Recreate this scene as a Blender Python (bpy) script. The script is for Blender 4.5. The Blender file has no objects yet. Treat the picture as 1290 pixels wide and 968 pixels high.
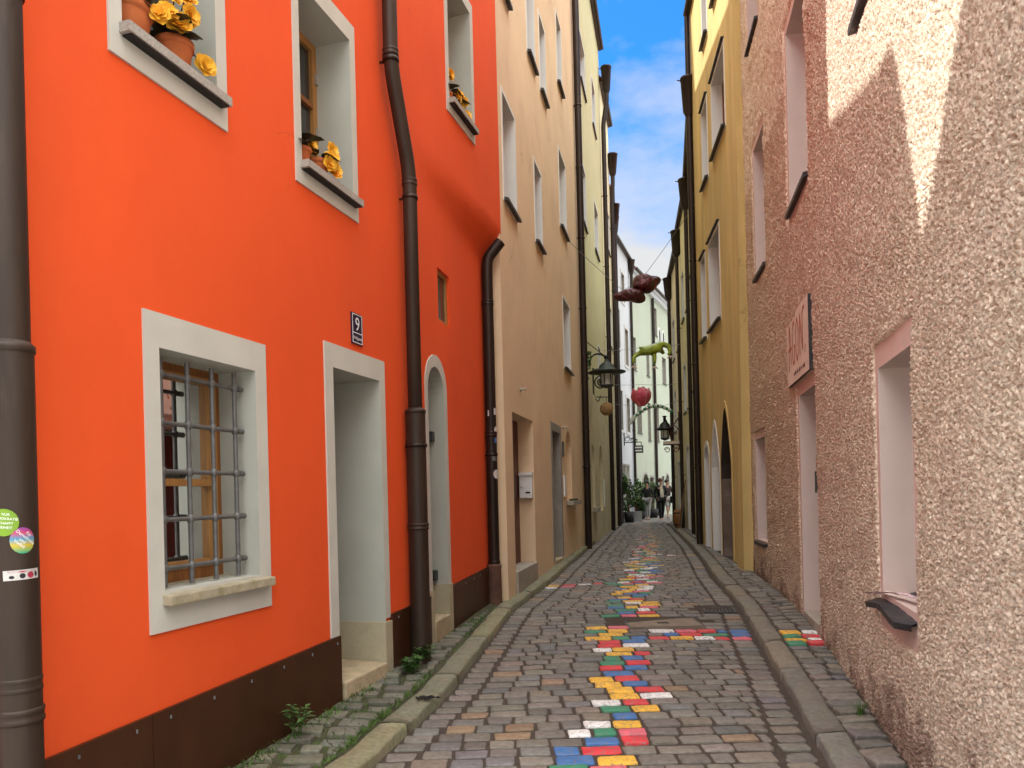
import bpy, bmesh, math, random
import numpy as np
from mathutils import Vector, Matrix
random.seed(7); RNG = np.random.default_rng(11)
SC = bpy.context.scene
COL = SC.collection
PI = math.pi
def lerp(a, b, t): return a + (b - a) * t
def sstep(a, b, x):
    t = min(1., max(0., (x - a) / (b - a))); return t * t * (3 - 2 * t)

# ------------------------------------------------------------------ materials
def newmat(name):
    m = bpy.data.materials.new(name); m.use_nodes = True
    nt = m.node_tree; b = nt.nodes['Principled BSDF']
    return m, nt, b
def N(nt, t, **k):
    n = nt.nodes.new(t)
    for a, v in k.items():
        if a in n.inputs.keys(): n.inputs[a].default_value = v
        else: setattr(n, a, v)
    return n
def L(nt, a, b): nt.links.new(a, b)
def ramp(nt, fac, stops):
    r = nt.nodes.new('ShaderNodeValToRGB'); e = r.color_ramp.elements
    while len(e) < len(stops): e.new(.5)
    for el, (p, c) in zip(e, stops):
        el.position = p; el.color = (c[0], c[1], c[2], 1) if not isinstance(c, (int, float)) else (c, c, c, 1)
    L(nt, fac, r.inputs[0]); return r.outputs[0]
def mixc(nt, fac, a, b):
    m = nt.nodes.new('ShaderNodeMix'); m.data_type = 'RGBA'
    for sock, v in ((m.inputs[0], fac), (m.inputs[6], a), (m.inputs[7], b)):
        if hasattr(v, 'default_value') or hasattr(v, 'is_output'): L(nt, v, sock)
        elif isinstance(v, (int, float)): sock.default_value = v
        else: sock.default_value = (v[0], v[1], v[2], 1)
    return m.outputs[2]
def coords(nt, scale=(1, 1, 1)):
    tc = nt.nodes.new('ShaderNodeTexCoord'); mp = nt.nodes.new('ShaderNodeMapping')
    mp.inputs['Scale'].default_value = scale
    L(nt, tc.outputs['Object'], mp.inputs[0]); return mp.outputs[0]
def noise(nt, vec, scale, detail=4, rough=.55):
    n = N(nt, 'ShaderNodeTexNoise'); n.inputs['Scale'].default_value = scale
    n.inputs['Detail'].default_value = detail; n.inputs['Roughness'].default_value = rough
    L(nt, vec, n.inputs['Vector']); return n.outputs['Fac']
def bumpn(nt, b, h, strength, dist):
    bp = N(nt, 'ShaderNodeBump'); bp.inputs['Strength'].default_value = strength
    bp.inputs['Distance'].default_value = dist; L(nt, h, bp.inputs['Height']); L(nt, bp.outputs[0], b.inputs['Normal'])
def sc(c, k): return tuple(min(1, max(0, x * k)) for x in c)
def mat(name, c, rough=.8, metal=0., var=.12, vs=1.5, bs=40, bump=.3, bd=.004, stain=None, ss=1.2, st=.62, sw=.2, stretch=(1, 1, 1), spec=.35, stain2=None, s2=6, st2=.66, crack=None):
    m, nt, b = newmat(name); v = coords(nt); vv = coords(nt, stretch) if stretch != (1, 1, 1) else v
    f = noise(nt, vv, vs, 6, .6)
    col = ramp(nt, f, [(.3, sc(c, 1 - var)), (.7, sc(c, 1 + var))])
    if stain:
        g = noise(nt, vv, ss, 8, .65); k = ramp(nt, g, [(st, 0), (st + sw, 1)])
        col = mixc(nt, k, col, stain)
    if stain2:
        g = noise(nt, v, s2, 5, .7); k = ramp(nt, g, [(st2, 0), (st2 + .05, 1)])
        col = mixc(nt, k, col, stain2)
    if crack:
        # sparse hairline cracks of the render itself
        wv = N(nt, 'ShaderNodeTexNoise'); wv.inputs['Scale'].default_value = 5; wv.inputs['Detail'].default_value = 6; L(nt, v, wv.inputs['Vector'])
        ad = N(nt, 'ShaderNodeVectorMath', operation='MULTIPLY_ADD'); L(nt, wv.outputs['Color'], ad.inputs[0]); ad.inputs[1].default_value = (.35, .35, .35); L(nt, v, ad.inputs[2])
        vo = N(nt, 'ShaderNodeTexVoronoi', feature='DISTANCE_TO_EDGE'); vo.inputs['Scale'].default_value = .75; L(nt, ad.outputs[0], vo.inputs['Vector'])
        ln = ramp(nt, vo.outputs['Distance'], [(0, 1), (.0035, .8), (.006, 0)]); mk = ramp(nt, noise(nt, v, .9, 3), [(.55, 0), (.63, .6)])
        mm = N(nt, 'ShaderNodeMath', operation='MULTIPLY'); L(nt, ln, mm.inputs[0]); L(nt, mk, mm.inputs[1]); col = mixc(nt, mm.outputs[0], col, crack)
    L(nt, col, b.inputs['Base Color'])
    b.inputs['Roughness'].default_value = rough; b.inputs['Metallic'].default_value = metal
    b.inputs['Specular IOR Level'].default_value = spec
    if bump: 
        h = noise(nt, v, bs, 4, .6); h2 = noise(nt, v, bs * .06, 3, .5)
        a = N(nt, 'ShaderNodeMath', operation='MULTIPLY_ADD'); L(nt, h2, a.inputs[0]); a.inputs[1].default_value = 3; L(nt, h, a.inputs[2])
        bumpn(nt, b, a.outputs[0], bump, bd)
    return m
M = {}
M['orange'] = mat('orange_render', (.73, .083, .013), .85, var=.085, vs=.9, bs=60, bump=.22, bd=.004, stain=(.66, .07, .012), ss=.8, st=.5, sw=.35, stain2=(.80, .19, .06), s2=6, st2=.75, stretch=(1, 1, .55), crack=(.45, .05, .012))
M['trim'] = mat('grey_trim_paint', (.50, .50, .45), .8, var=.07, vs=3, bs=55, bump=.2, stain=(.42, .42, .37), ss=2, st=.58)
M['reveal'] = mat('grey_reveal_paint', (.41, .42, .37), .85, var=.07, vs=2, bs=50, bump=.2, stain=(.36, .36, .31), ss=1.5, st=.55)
M['plinth'] = mat('brown_sheet_metal', (.070, .026, .011), .42, .35, var=.25, vs=2.5, bs=12, bump=.08, bd=.003, stain=(.12, .055, .026), ss=2, st=.55, stretch=(1, 1, .4))
M['pipe'] = mat('brown_pipe_metal', (.034, .021, .014), .5, .2, var=.3, vs=3, bs=30, bump=.06, bd=.002, stain=(.062, .042, .03), ss=4, st=.6, stretch=(3, 3, .4), stain2=(.3, .26, .22), s2=22, st2=.8)
M['pipe_dark'] = mat('dark_pipe_metal', (.03, .02, .016), .4, .5, var=.3, vs=3, bs=30, bump=.05, bd=.002, stain=(.06, .035, .025), ss=3, st=.6, stretch=(3, 3, .4))
M['stone_sill'] = mat('grey_granite', (.33, .31, .28), .8, var=.3, vs=90, bs=120, bump=.25, bd=.002, stain=(.2, .19, .17), ss=60, st=.55)
M['sand_sill'] = mat('sandstone_sill', (.35, .31, .22), .9, var=.2, vs=10, bs=60, bump=.5, stain=(.2, .19, .09), ss=9, st=.52)
M['step'] = mat('sandstone_step', (.42, .34, .22), .9, var=.18, vs=6, bs=45, bump=.9, bd=.008, stain=(.28, .25, .16), ss=5, st=.55)
M['base_render'] = mat('beige_base_render', (.40, .36, .25), .9, var=.12, vs=3, bs=25, bump=.5, bd=.008, stain=(.28, .25, .17), ss=3, st=.55)
M['peach'] = mat('peach_render', (.72, .54, .35), .9, var=.07, vs=.8, bs=30, bump=.3, bd=.006, stain=(.61, .44, .29), ss=.9, st=.5, sw=.3, stain2=(.74, .62, .48), s2=3.5, st2=.70, crack=(.36, .24, .14))
M['pale_yellow'] = mat('pale_yellow_render', (.58, .54, .30), .9, var=.07, vs=1, bs=45, bump=.6, bd=.008, stain=(.50, .46, .25), ss=1, st=.55)
M['pale_low'] = mat('pale_lower_render', (.64, .58, .39), .9, var=.08, vs=1, bs=20, bump=.4, bd=.008, stain=(.48, .43, .27), ss=1.2, st=.5, crack=(.3, .25, .15))
M['cream'] = mat('cream_render', (.78, .70, .45), .9, var=.06, vs=1, bs=40, bump=.25, stain=(.68, .58, .36), ss=1, st=.55)
M['yellow'] = mat('ochre_yellow_render', (.60, .45, .18), .9, var=.2, vs=1.3, bs=25, bump=.4, bd=.008, stain=(.40, .31, .12), ss=1.6, st=.46, sw=.3, stretch=(1, 1, .16), stain2=(.34, .27, .13), s2=2.6, st2=.70, crack=(.25, .18, .07))
M['white'] = mat('white_render', (.50, .51, .53), .9, var=.05, vs=1, bs=40, bump=.2, stain=(.44, .45, .46), ss=.8, st=.55)
M['green'] = mat('pale_green_render', (.39, .42, .33), .9, var=.05, vs=1, bs=40, bump=.2, stain=(.35, .38, .295), ss=.8, st=.55)
M['pinktrim'] = mat('pink_trim_paint', (.60, .44, .385), .85, var=.08, vs=3, bs=40, bump=.25, stain=(.52, .38, .335), ss=2, st=.55)
M['pinkreveal'] = mat('pale_pink_reveal', (.60, .49, .44), .85, var=.06, vs=2, bs=50, bump=.2, stain=(.52, .43, .38), ss=2, st=.58)
M['white_reveal'] = mat('pale_window_reveal', (.66, .66, .63), .85, var=.05, vs=2, bs=50, bump=.1)
M['dark_flash'] = mat('dark_zinc_flashing', (.035, .035, .037), .45, .3, var=.3, vs=8, bs=20, bump=.2, bd=.004, stain=(.1, .1, .1), ss=6, st=.55)
M['iron'] = mat('grey_wrought_iron', (.13, .13, .128), .55, .4, var=.2, vs=20, bs=80, bump=.3, bd=.001, stain=(.14, .11, .1), ss=25, st=.62)
M['black_iron'] = mat('black_wrought_iron', (.02, .019, .018), .5, .4, var=.3, vs=10, bs=60, bump=.2, bd=.001)
M['wood'] = mat('varnished_wood', (.22, .085, .022), .5, var=.3, vs=8, bs=30, bump=.15, bd=.002, stretch=(8, 8, .7), stain=(.2, .08, .025), ss=6, st=.55)
M['wood_light'] = mat('light_wood', (.36, .18, .055), .5, var=.2, vs=8, bs=30, bump=.15, bd=.002, stretch=(8, 8, .7))
M['door_wood'] = mat('dark_red_door_wood', (.09, .022, .015), .5, var=.3, vs=4, bs=30, bump=.15, bd=.002, stretch=(6, 6, .5))
M['grey_stone'] = mat('grey_door_stone', (.27, .25, .22), .9, var=.15, vs=5, bs=40, bump=.4, stain=(.2, .19, .17), ss=3, st=.55)
M['terracotta'] = mat('terracotta', (.50, .14, .045), .8, var=.12, vs=8, bs=50, bump=.15, bd=.002, stain=(.56, .22, .1), ss=10, st=.6)
M['soil'] = mat('potting_soil', (.03, .02, .012), .95, var=.4, vs=40, bs=80, bump=.8, bd=.006)
M['petal'] = mat('yellow_petal', (.88, .50, .04), .6, var=.16, vs=14, bs=60, bump=.1, bd=.002, stain=(.9, .32, .03), ss=16, st=.52)
M['leafdark'] = mat('dark_bronze_leaf', (.035, .03, .018), .4, var=.4, vs=20, bs=50, bump=.2, bd=.002, stain=(.03, .06, .015), ss=12, st=.55)
M['leaf'] = mat('green_leaf', (.055, .115, .025), .55, var=.45, vs=9, bs=50, bump=.1, bd=.002, stain=(.09, .15, .03), ss=7, st=.55)
M['grassm'] = mat('grass_blade', (.06, .115, .02), .7, var=.4, vs=10, bump=0, stain=(.13, .14, .04), ss=8, st=.58)
M['sheet_white'] = mat('white_sheet_metal', (.74, .74, .73), .45, .1, var=.06, vs=5, bump=0)
M['slot'] = mat('black_slot', (.012, .012, .012), .6, bump=0)
M['galv'] = mat('dark_grey_iron_box', (.06, .065, .065), .5, .3, var=.2, vs=12, bs=40, bump=.2, bd=.002)
M['enamel'] = mat('dark_blue_enamel', (.012, .012, .045), .25, var=.15, vs=9, bump=0, spec=.5)
M['whitepaint'] = mat('white_lettering', (.78, .78, .78), .5, var=.05, bump=0)
M['roof'] = mat('clay_roof_tiles', (.20, .075, .045), .85, var=.3, vs=3, bs=14, bump=.8, bd=.03)
M['dark_room'] = mat('dark_room', (.03, .026, .024), .9, var=.2, bump=0)
M['curtain'] = mat('grey_curtain', (.33, .32, .29), .9, var=.35, vs=6, bs=5, bump=.3, bd=.02, stretch=(9, 9, .15))
M['skin'] = mat('skin', (.46, .26, .18), .6, var=.08, vs=8, bump=0)
M['hairred'] = mat('auburn_hair', (.09, .03, .018), .6, var=.4, vs=30, bs=60, bump=.5, bd=.01)
M['hairblack'] = mat('black_hair', (.012, .01, .009), .5, var=.3, vs=30, bs=60, bump=.5, bd=.01)
M['clothblack'] = mat('black_cloth', (.014, .014, .016), .85, var=.3, vs=8, bs=20, bump=.4, bd=.01)
M['clothnavy'] = mat('dark_brown_cloth', (.035, .02, .02), .85, var=.3, vs=8, bs=20, bump=.4, bd=.01)
M['clothcream'] = mat('cream_knit', (.62, .56, .45), .9, var=.1, vs=8, bs=40, bump=.4, bd=.01)
M['clothgrey'] = mat('light_grey_trousers', (.28, .28, .28), .85, var=.15, vs=6, bs=15, bump=.4, bd=.01)
M['shoewhite'] = mat('white_shoe', (.7, .7, .7), .6, var=.05, bump=0)
M['potblack'] = mat('black_plant_pot', (.02, .02, .022), .5, var=.2, bump=0)
M['wire'] = mat('steel_wire', (.22, .22, .22), .5, .5, var=.1, bump=0)
M['wiredark'] = mat('dark_cable', (.03, .03, .03), .6, var=.1, bump=0)
M['darkred'] = mat('crinkled_dark_red_foil', (.075, .006, .010), .3, .3, var=.5, vs=6, bs=7, bump=.9, bd=.08, stain=(.30, .02, .012), ss=3.2, st=.6, sw=.08, stain2=(.02, .05, .02), s2=4, st2=.62, spec=.6)
M['frogskin'] = mat('frog_green', (.26, .32, .03), .35, var=.3, vs=6, bs=10, bump=.5, bd=.03, stain=(.13, .16, .02), ss=4, st=.55, spec=.5)
M['frogfoot'] = mat('frog_foot_pink', (.62, .45, .38), .5, var=.1, bump=0)
M['rose'] = mat('rose_pink', (.85, .10, .18), .4, var=.25, vs=5, bs=9, bump=.6, bd=.05, stain=(.82, .42, .46), ss=4, st=.53, sw=.1, spec=.5)
M['rosepale'] = mat('rose_pale_edge', (.8, .42, .45), .5, var=.1, bump=0)
M['beadgreen'] = mat('bead_green', (.05, .22, .12), .4, var=.15, bump=0)
M['beadwhite'] = mat('bead_white', (.68, .72, .68), .4, var=.06, bump=0)
M['hay'] = mat('woven_wood_disc', (.30, .17, .07), .8, var=.3, vs=25, bs=40, bump=.6, bd=.01)
M['verdigris'] = mat('green_patina_iron', (.055, .065, .055), .6, .2, var=.3, vs=12, bs=40, bump=.3, bd=.003)
M['lampglass'] = mat('frosted_lamp_glass', (.6, .6, .54), .25, var=.12, vs=8, bump=0, spec=.5)
M['greybox'] = mat('white_planter_box', (.33, .33, .33), .6, var=.05, bump=0)
M['signboard'] = mat('pinkish_wood_board', (.68, .56, .47), .75, var=.1, vs=3, bs=40, bump=.15, bd=.002, stretch=(1, 1, 3))
M['signpaint'] = mat('rust_red_lettering', (.42, .11, .045), .7, var=.12, vs=9, bump=0)
M['signsmall'] = mat('dark_small_lettering', (.14, .06, .05), .7, var=.1, bump=0)
M['stickgreen'] = mat('lime_sticker', (.17, .30, .02), .5, var=.1, vs=20, bump=0, stain=(.1, .28, .03), ss=14, st=.6)
M['stickwhite'] = mat('white_sticker', (.5, .48, .46), .5, var=.08, vs=20, bump=0)
M['stickred'] = mat('dark_red_print', (.35, .03, .06), .5, var=.2, vs=30, bump=0)
M['stickblack'] = mat('black_print', (.015, .015, .018), .5, bump=0)
M['stickblue'] = mat('blue_sticker', (.05, .14, .36), .5, bump=0)
M['paper'] = mat('crumpled_pink_paper', (.62, .46, .50), .7, var=.3, vs=14, bs=20, bump=.5, bd=.006, stain=(.16, .1, .13), ss=18, st=.52)
M['copper'] = mat('rusty_pipe_foot', (.13, .065, .045), .85, .1, var=.3, vs=9, bs=30, bump=.6, bd=.006, stain=(.05, .03, .025), ss=5, st=.5)
M['door_jamb'] = mat('dark_door_jamb', (.15, .11, .085), .9, var=.3, vs=3, bs=30, bump=.4, stain=(.24, .2, .17), ss=2, st=.5)
M['deep_shade'] = mat('painted_passage_shade', (.03, .02, .014), .9, var=.3, bump=0)  # near-black jamb colour, stands in for the shade deep inside the arch
M['wallfoot'] = mat('grey_stone_foot', (.33, .30, .25), .9, var=.15, vs=4, bs=30, bump=.4)
M['gutter'] = mat('brown_gutter', (.06, .045, .035), .5, .3, var=.2, vs=5, bump=0)
M['clay_red'] = mat('red_iron_bracket', (.12, .045, .035), .6, .2, var=.2, bump=0)

def glass_mat():
    m, nt, b = newmat('window_glass')
    g = N(nt, 'ShaderNodeBsdfGlossy'); g.inputs['Roughness'].default_value = .02
    t = N(nt, 'ShaderNodeBsdfTransparent'); t.inputs['Color'].default_value = (.75, .78, .76, 1)
    fr = N(nt, 'ShaderNodeFresnel'); fr.inputs['IOR'].default_value = 1.42
    mx = N(nt, 'ShaderNodeMixShader'); L(nt, fr.outputs[0], mx.inputs[0]); L(nt, t.outputs[0], mx.inputs[1]); L(nt, g.outputs[0], mx.inputs[2])
    L(nt, mx.outputs[0], nt.nodes['Material Output'].inputs['Surface']); return m
M['glass'] = glass_mat()
def pane_mat():
    m, nt, b = newmat('dark_window_pane')
    b.inputs['Base Color'].default_value = (.03, .034, .036, 1); b.inputs['Roughness'].default_value = .06
    b.inputs['Specular IOR Level'].default_value = .8
    h = noise(nt, coords(nt), 1.7, 2); bumpn(nt, b, h, .06, .05); return m
M['pane'] = pane_mat()
def roughcast():
    m, nt, b = newmat('pink_roughcast'); v = coords(nt)
    # warm sandy pink, redder towards the far end of the wall: large patches of their own
    f = noise(nt, v, .45, 4, .6)
    col = ramp(nt, f, [(.35, (.62, .505, .395)), (.65, (.64, .545, .405))])
    # mixed sand and grit in the render
    gr_ = noise(nt, v, 62, 3, .6)
    col = mixc(nt, ramp(nt, gr_, [(.34, 1), (.5, 0)]), col, (.36, .245, .16)); col = mixc(nt, ramp(nt, gr_, [(.52, 0), (.66, .8)]), col, (.86, .78, .63))
    # dirt splashed up from the pavement, blotchy
    sx = N(nt, 'ShaderNodeSeparateXYZ'); L(nt, v, sx.inputs[0])
    g = noise(nt, v, 2.2, 7, .7)
    a = N(nt, 'ShaderNodeMath', operation='MULTIPLY_ADD'); L(nt, sx.outputs[2], a.inputs[0]); a.inputs[1].default_value = -.42; L(nt, g, a.inputs[2])
    k = ramp(nt, a.outputs[0], [(.30, 0), (.42, .75)])
    col = mixc(nt, k, col, (.17, .10, .075))
    L(nt, col, b.inputs['Base Color']); b.inputs['Roughness'].default_value = .95; b.inputs['Specular IOR Level'].default_value = .2
    h = noise(nt, v, 130, 3, .6); bumpn(nt, b, h, .35, .004); return m
M['roughcast'] = roughcast()
def stone_mat(name, rough=.6, bd=.006):
    m, nt, b = newmat(name); v = coords(nt)
    at = N(nt, 'ShaderNodeAttribute', attribute_name='Col')
    f = noise(nt, v, 26, 6, .65)
    k = ramp(nt, f, [(.25, .62), (.75, 1.3)])
    mu = N(nt, 'ShaderNodeMix', data_type='RGBA', blend_type='MULTIPLY'); mu.inputs[0].default_value = 1
    L(nt, at.outputs['Color'], mu.inputs[6]); L(nt, k, mu.inputs[7])
    L(nt, mu.outputs[2], b.inputs['Base Color'])
    L(nt, ramp(nt, noise(nt, v, 7, 4), [(.3, rough - .16), (.7, rough + .18)]), b.inputs['Roughness'])
    b.inputs['Specular IOR Level'].default_value = .4
    bumpn(nt, b, noise(nt, v, 55, 5, .65), .55, bd); return m
M['cobble'] = stone_mat('granite_cobbles')
M['kerbm'] = stone_mat('granite_kerb', .75)
def paint_mat(name, c, rough=.62):
    m, nt, b = newmat(name); v = coords(nt)
    at = N(nt, 'ShaderNodeAttribute', attribute_name='Col')
    f = noise(nt, v, 38, 6, .7); sx = N(nt, 'ShaderNodeSeparateXYZ'); L(nt, v, sx.inputs[0])
    # the paint is more worn where more feet pass, further up the alley
    a = N(nt, 'ShaderNodeMath', operation='MULTIPLY_ADD'); L(nt, sx.outputs[1], a.inputs[0]); a.inputs[1].default_value = .0085; L(nt, f, a.inputs[2])
    k = ramp(nt, a.outputs[0], [(.55, 0), (.70, .92)])
    g = ramp(nt, noise(nt, v, 12, 4), [(.3, sc(c, .82)), (.7, sc(c, 1.12))])
    L(nt, mixc(nt, k, g, at.outputs['Color']), b.inputs['Base Color']); b.inputs['Roughness'].default_value = rough
    bumpn(nt, b, noise(nt, v, 60, 4), .4, .004); return m
PAINTS = ['paint_white', 'paint_yellow', 'paint_red', 'paint_blue', 'paint_green', 'paint_rose']
for n_, c_ in zip(PAINTS, [(.72, .72, .70), (.74, .42, .04), (.60, .035, .045), (.045, .145, .36), (.03, .22, .115), (.66, .13, .17)]): M[n_] = paint_mat(n_, c_)
def joint_mat():
    m, nt, b = newmat('sandy_joints'); v = coords(nt)
    f = noise(nt, v, 30, 6, .7); col = ramp(nt, f, [(.3, (.030, .022, .016)), (.7, (.066, .05, .036))])
    L(nt, col, b.inputs['Base Color']); b.inputs['Roughness'].default_value = .95
    bumpn(nt, b, noise(nt, v, 90, 4), .6, .006); return m
M['joint'] = joint_mat()
def moss_mat():
    m, nt, b = newmat('mossy_joints'); v = coords(nt)
    f = noise(nt, v, 7, 7, .7); col = ramp(nt, f, [(.40, (.05, .04, .028)), (.52, (.05, .052, .02)), (.64, (.05, .08, .016))])
    L(nt, col, b.inputs['Base Color']); b.inputs['Roughness'].default_value = .95
    bumpn(nt, b, noise(nt, v, 110, 4), .9, .01); return m
M['moss'] = moss_mat()
def block_mat():
    m, nt, b = newmat('grey_block_quoins'); v = coords(nt)
    sx = N(nt, 'ShaderNodeSeparateXYZ'); L(nt, v, sx.inputs[0])
    fr = N(nt, 'ShaderNodeMath', operation='FRACT'); d = N(nt, 'ShaderNodeMath', operation='DIVIDE'); L(nt, sx.outputs[2], d.inputs[0]); d.inputs[1].default_value = .42
    L(nt, d.outputs[0], fr.inputs[0])
    k = ramp(nt, fr.outputs[0], [(0, 1), (.09, 1), (.11, 0)])
    col = mixc(nt, k, ramp(nt, noise(nt, v, 4, 4), [(.3, (.27, .22, .2)), (.7, (.36, .31, .28))]), (.66, .64, .6))
    L(nt, col, b.inputs['Base Color']); b.inputs['Roughness'].default_value = .9; return m
M['blocks'] = block_mat()
def rainbow_mat():
    m, nt, b = newmat('rainbow_sticker'); v = coords(nt)
    sx = N(nt, 'ShaderNodeSeparateXYZ'); L(nt, v, sx.inputs[0])
    a = N(nt, 'ShaderNodeMath', operation='SUBTRACT'); L(nt, sx.outputs[2], a.inputs[0]); a.inputs[1].default_value = 1.575
    d = N(nt, 'ShaderNodeMath', operation='MULTIPLY_ADD'); L(nt, a.outputs[0], d.inputs[0]); d.inputs[1].default_value = 8.5; d.inputs[2].default_value = .5
    L(nt, ramp(nt, d.outputs[0], [(.1, (.03, .3, .15)), (.35, (.5, .38, .03)), (.55, (.05, .25, .4)), (.75, (.45, .04, .12)), (.95, (.16, .05, .3))]), b.inputs['Base Color'])
    b.inputs['Roughness'].default_value = .4; return m
M['rainbow'] = rainbow_mat()

# ------------------------------------------------------------------ object helpers
BASE = {}
def tag(o, label=None, cat=None, group=None, kind=None):
    if label: o['label'] = label
    if cat: o['category'] = cat
    if group: o['group'] = group
    if kind: o['kind'] = kind
    return o
def thing(name, loc, label, cat, group=None):
    o = bpy.data.objects.new(name, None); COL.objects.link(o); o.location = loc; o.empty_display_size = .1
    BASE[o.name] = Vector(loc); return tag(o, label, cat, group)
class MB:
    """collects faces in world coordinates; build() links them as one mesh object"""
    def __init__(s): s.v = []; s.f = []; s.m = []; s.mats = []; s.sm = []
    def mi(s, m):
        if m not in s.mats: s.mats.append(m)
        return s.mats.index(m)
    def add(s, vs, fs, m, smooth=False):
        b = len(s.v); s.v += [tuple(v) for v in vs]; k = s.mi(m)
        for f in fs: s.f.append(tuple(i + b for i in f)); s.m.append(k); s.sm.append(smooth)
    def quad(s, a, b, c, d, m): s.add([a, b, c, d], [(0, 1, 2, 3)], m)
    def poly(s, pts, m): s.add(pts, [tuple(range(len(pts)))], m)
    def hexa(s, p, m):  # p: 8 points, bottom 4 then top 4
        s.add(p, [(0, 3, 2, 1), (4, 5, 6, 7), (0, 1, 5, 4), (1, 2, 6, 5), (2, 3, 7, 6), (3, 0, 4, 7)], m)
    def tube(s, path, r, m, seg=12, cap=True, smooth=True):
        P = [Vector(p) for p in path]; n = len(P); R = r if isinstance(r, (list, tuple)) else [r] * n
        T = []
        for i in range(n):
            t = (P[min(i + 1, n - 1)] - P[max(i - 1, 0)]); T.append(t.normalized() if t.length > 1e-9 else Vector((0, 0, 1)))
        ref = Vector((0, 0, 1)) if abs(T[0].z) < .9 else Vector((0, 1, 0))
        u = T[0].cross(ref).normalized(); vs = []
        for i in range(n):
            u = (u - T[i] * u.dot(T[i])).normalized(); w = T[i].cross(u)
            for k in range(seg):
                a = 2 * PI * k / seg; vs.append(P[i] + (u * math.cos(a) + w * math.sin(a)) * R[i])
        fs = [(i * seg + k, i * seg + (k + 1) % seg, (i + 1) * seg + (k + 1) % seg, (i + 1) * seg + k) for i in range(n - 1) for k in range(seg)]
        s.add(vs, fs, m, smooth)
        if cap: s.add(vs[:seg], [tuple(range(seg))[::-1]], m); s.add(vs[-seg:], [tuple(range(seg))], m)
    def lathe(s, c, prof, m, seg=24, smooth=True, axis=None):
        c = Vector(c); q = (Vector((0, 0, 1)).rotation_difference(Vector(axis).normalized()) if axis else None); vs = []
        for r, z in prof:
            for k in range(seg):
                a = 2 * PI * k / seg; p = Vector((r * math.cos(a), r * math.sin(a), z))
                if q: p = q @ p
                vs.append(c + p)
        n = len(prof)
        fs = [(i * seg + k, i * seg + (k + 1) % seg, (i + 1) * seg + (k + 1) % seg, (i + 1) * seg + k) for i in range(n - 1) for k in range(seg)]
        s.add(vs, fs, m, smooth)
    def box(s, c, size, m, rz=0, rot=None):
        c = Vector(c); R = rot or Matrix.Rotation(rz, 3, 'Z'); x, y, z = [q / 2 for q in size]
        s.hexa([c + R @ Vector(p) for p in ((-x, -y, -z), (x, -y, -z), (x, y, -z), (-x, y, -z), (-x, -y, z), (x, -y, z), (x, y, z), (-x, y, z))], m)
    def build(s, name, parent=None, label=None, bevel=0):
        me = bpy.data.meshes.new(name); off = Vector((0, 0, 0))
        if parent is not None: off = BASE.get(parent.name, Vector((0, 0, 0)))
        me.from_pydata([(v[0] - off[0], v[1] - off[1], v[2] - off[2]) for v in s.v], [], s.f)
        for m in s.mats: me.materials.append(M[m])
        me.polygons.foreach_set('material_index', s.m); me.polygons.foreach_set('use_smooth', s.sm)
        me.update(); o = bpy.data.objects.new(name, me); COL.objects.link(o)
        if parent is not None: o.parent = parent; BASE[o.name] = off
        if bevel:
            bm = bmesh.new(); bm.from_mesh(me); bmesh.ops.remove_doubles(bm, verts=bm.verts, dist=1e-5)
            bmesh.ops.bevel(bm, geom=[e for e in bm.edges if len(e.link_faces) == 2 and e.calc_face_angle(0) > .6], offset=bevel, segments=2, affect='EDGES', profile=.6)
            bm.to_mesh(me); bm.free()
        if label: o['label'] = label
        return o
def text_mb(mb, txt, size, frame, m, align='CENTER', th=.002):
    """lettering as real mesh laid on a frame: frame(x, y, n) -> world"""
    cu = bpy.data.curves.new('lettering', 'FONT'); cu.body = txt; cu.size = size; cu.align_x = align; cu.resolution_u = 3; cu.fill_mode = 'FRONT'
    o = bpy.data.objects.new('lettering', cu); COL.objects.link(o)
    dg = bpy.context.evaluated_depsgraph_get(); me = bpy.data.meshes.new_from_object(o.evaluated_get(dg))
    mb.add([frame(v.co.x, v.co.y, th) for v in me.vertices], [tuple(p.vertices) for p in me.polygons], m)
    bpy.data.objects.remove(o); bpy.data.curves.remove(cu); bpy.data.meshes.remove(me)

# ------------------------------------------------------------------ ground heights and street lines (metres, camera stands at x=0, y=0)
ZT = [(-40, -.1), (0, -.05), (4.5, 0), (6, .06), (9, .21), (13, .30), (17, .33), (24, .36), (45, .36), (120, .36)]
def tab(T, x):
    if x <= T[0][0]:
        (a, b), (c, d) = T[0], T[1]
        return b + (d - b) * (x - a) / (c - a)
    for (a, b), (c, d) in zip(T, T[1:]):
        if x <= c: return b + (d - b) * (x - a) / (c - a)
    return T[-1][1]
def zs(y): return tab(ZT, y)
KL = [(0, -2.2), (2.6, -1.45), (4.52, -.87), (5.85, -.55), (9.12, -.02), (12.04, .67), (17.77, 1.78), (23.8, 2.9), (27.5, 3.62), (29.5, 4.0), (33, 5.0), (37, 6.4), (42, 8.9)]
KR = [(0, .9), (2.6, 1.42), (4.34, 1.77), (5.63, 2.03), (8.78, 2.62), (11.58, 3.04), (17, 4.0), (22.86, 4.93), (26.3, 5.5), (28.2, 5.75), (29.6, 6.15), (31, 6.9), (33, 8.4), (36, 9.8), (42, 12.4)]
def kl(y): return tab(KL, y)
def kr(y): return tab(KR, y)

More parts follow.
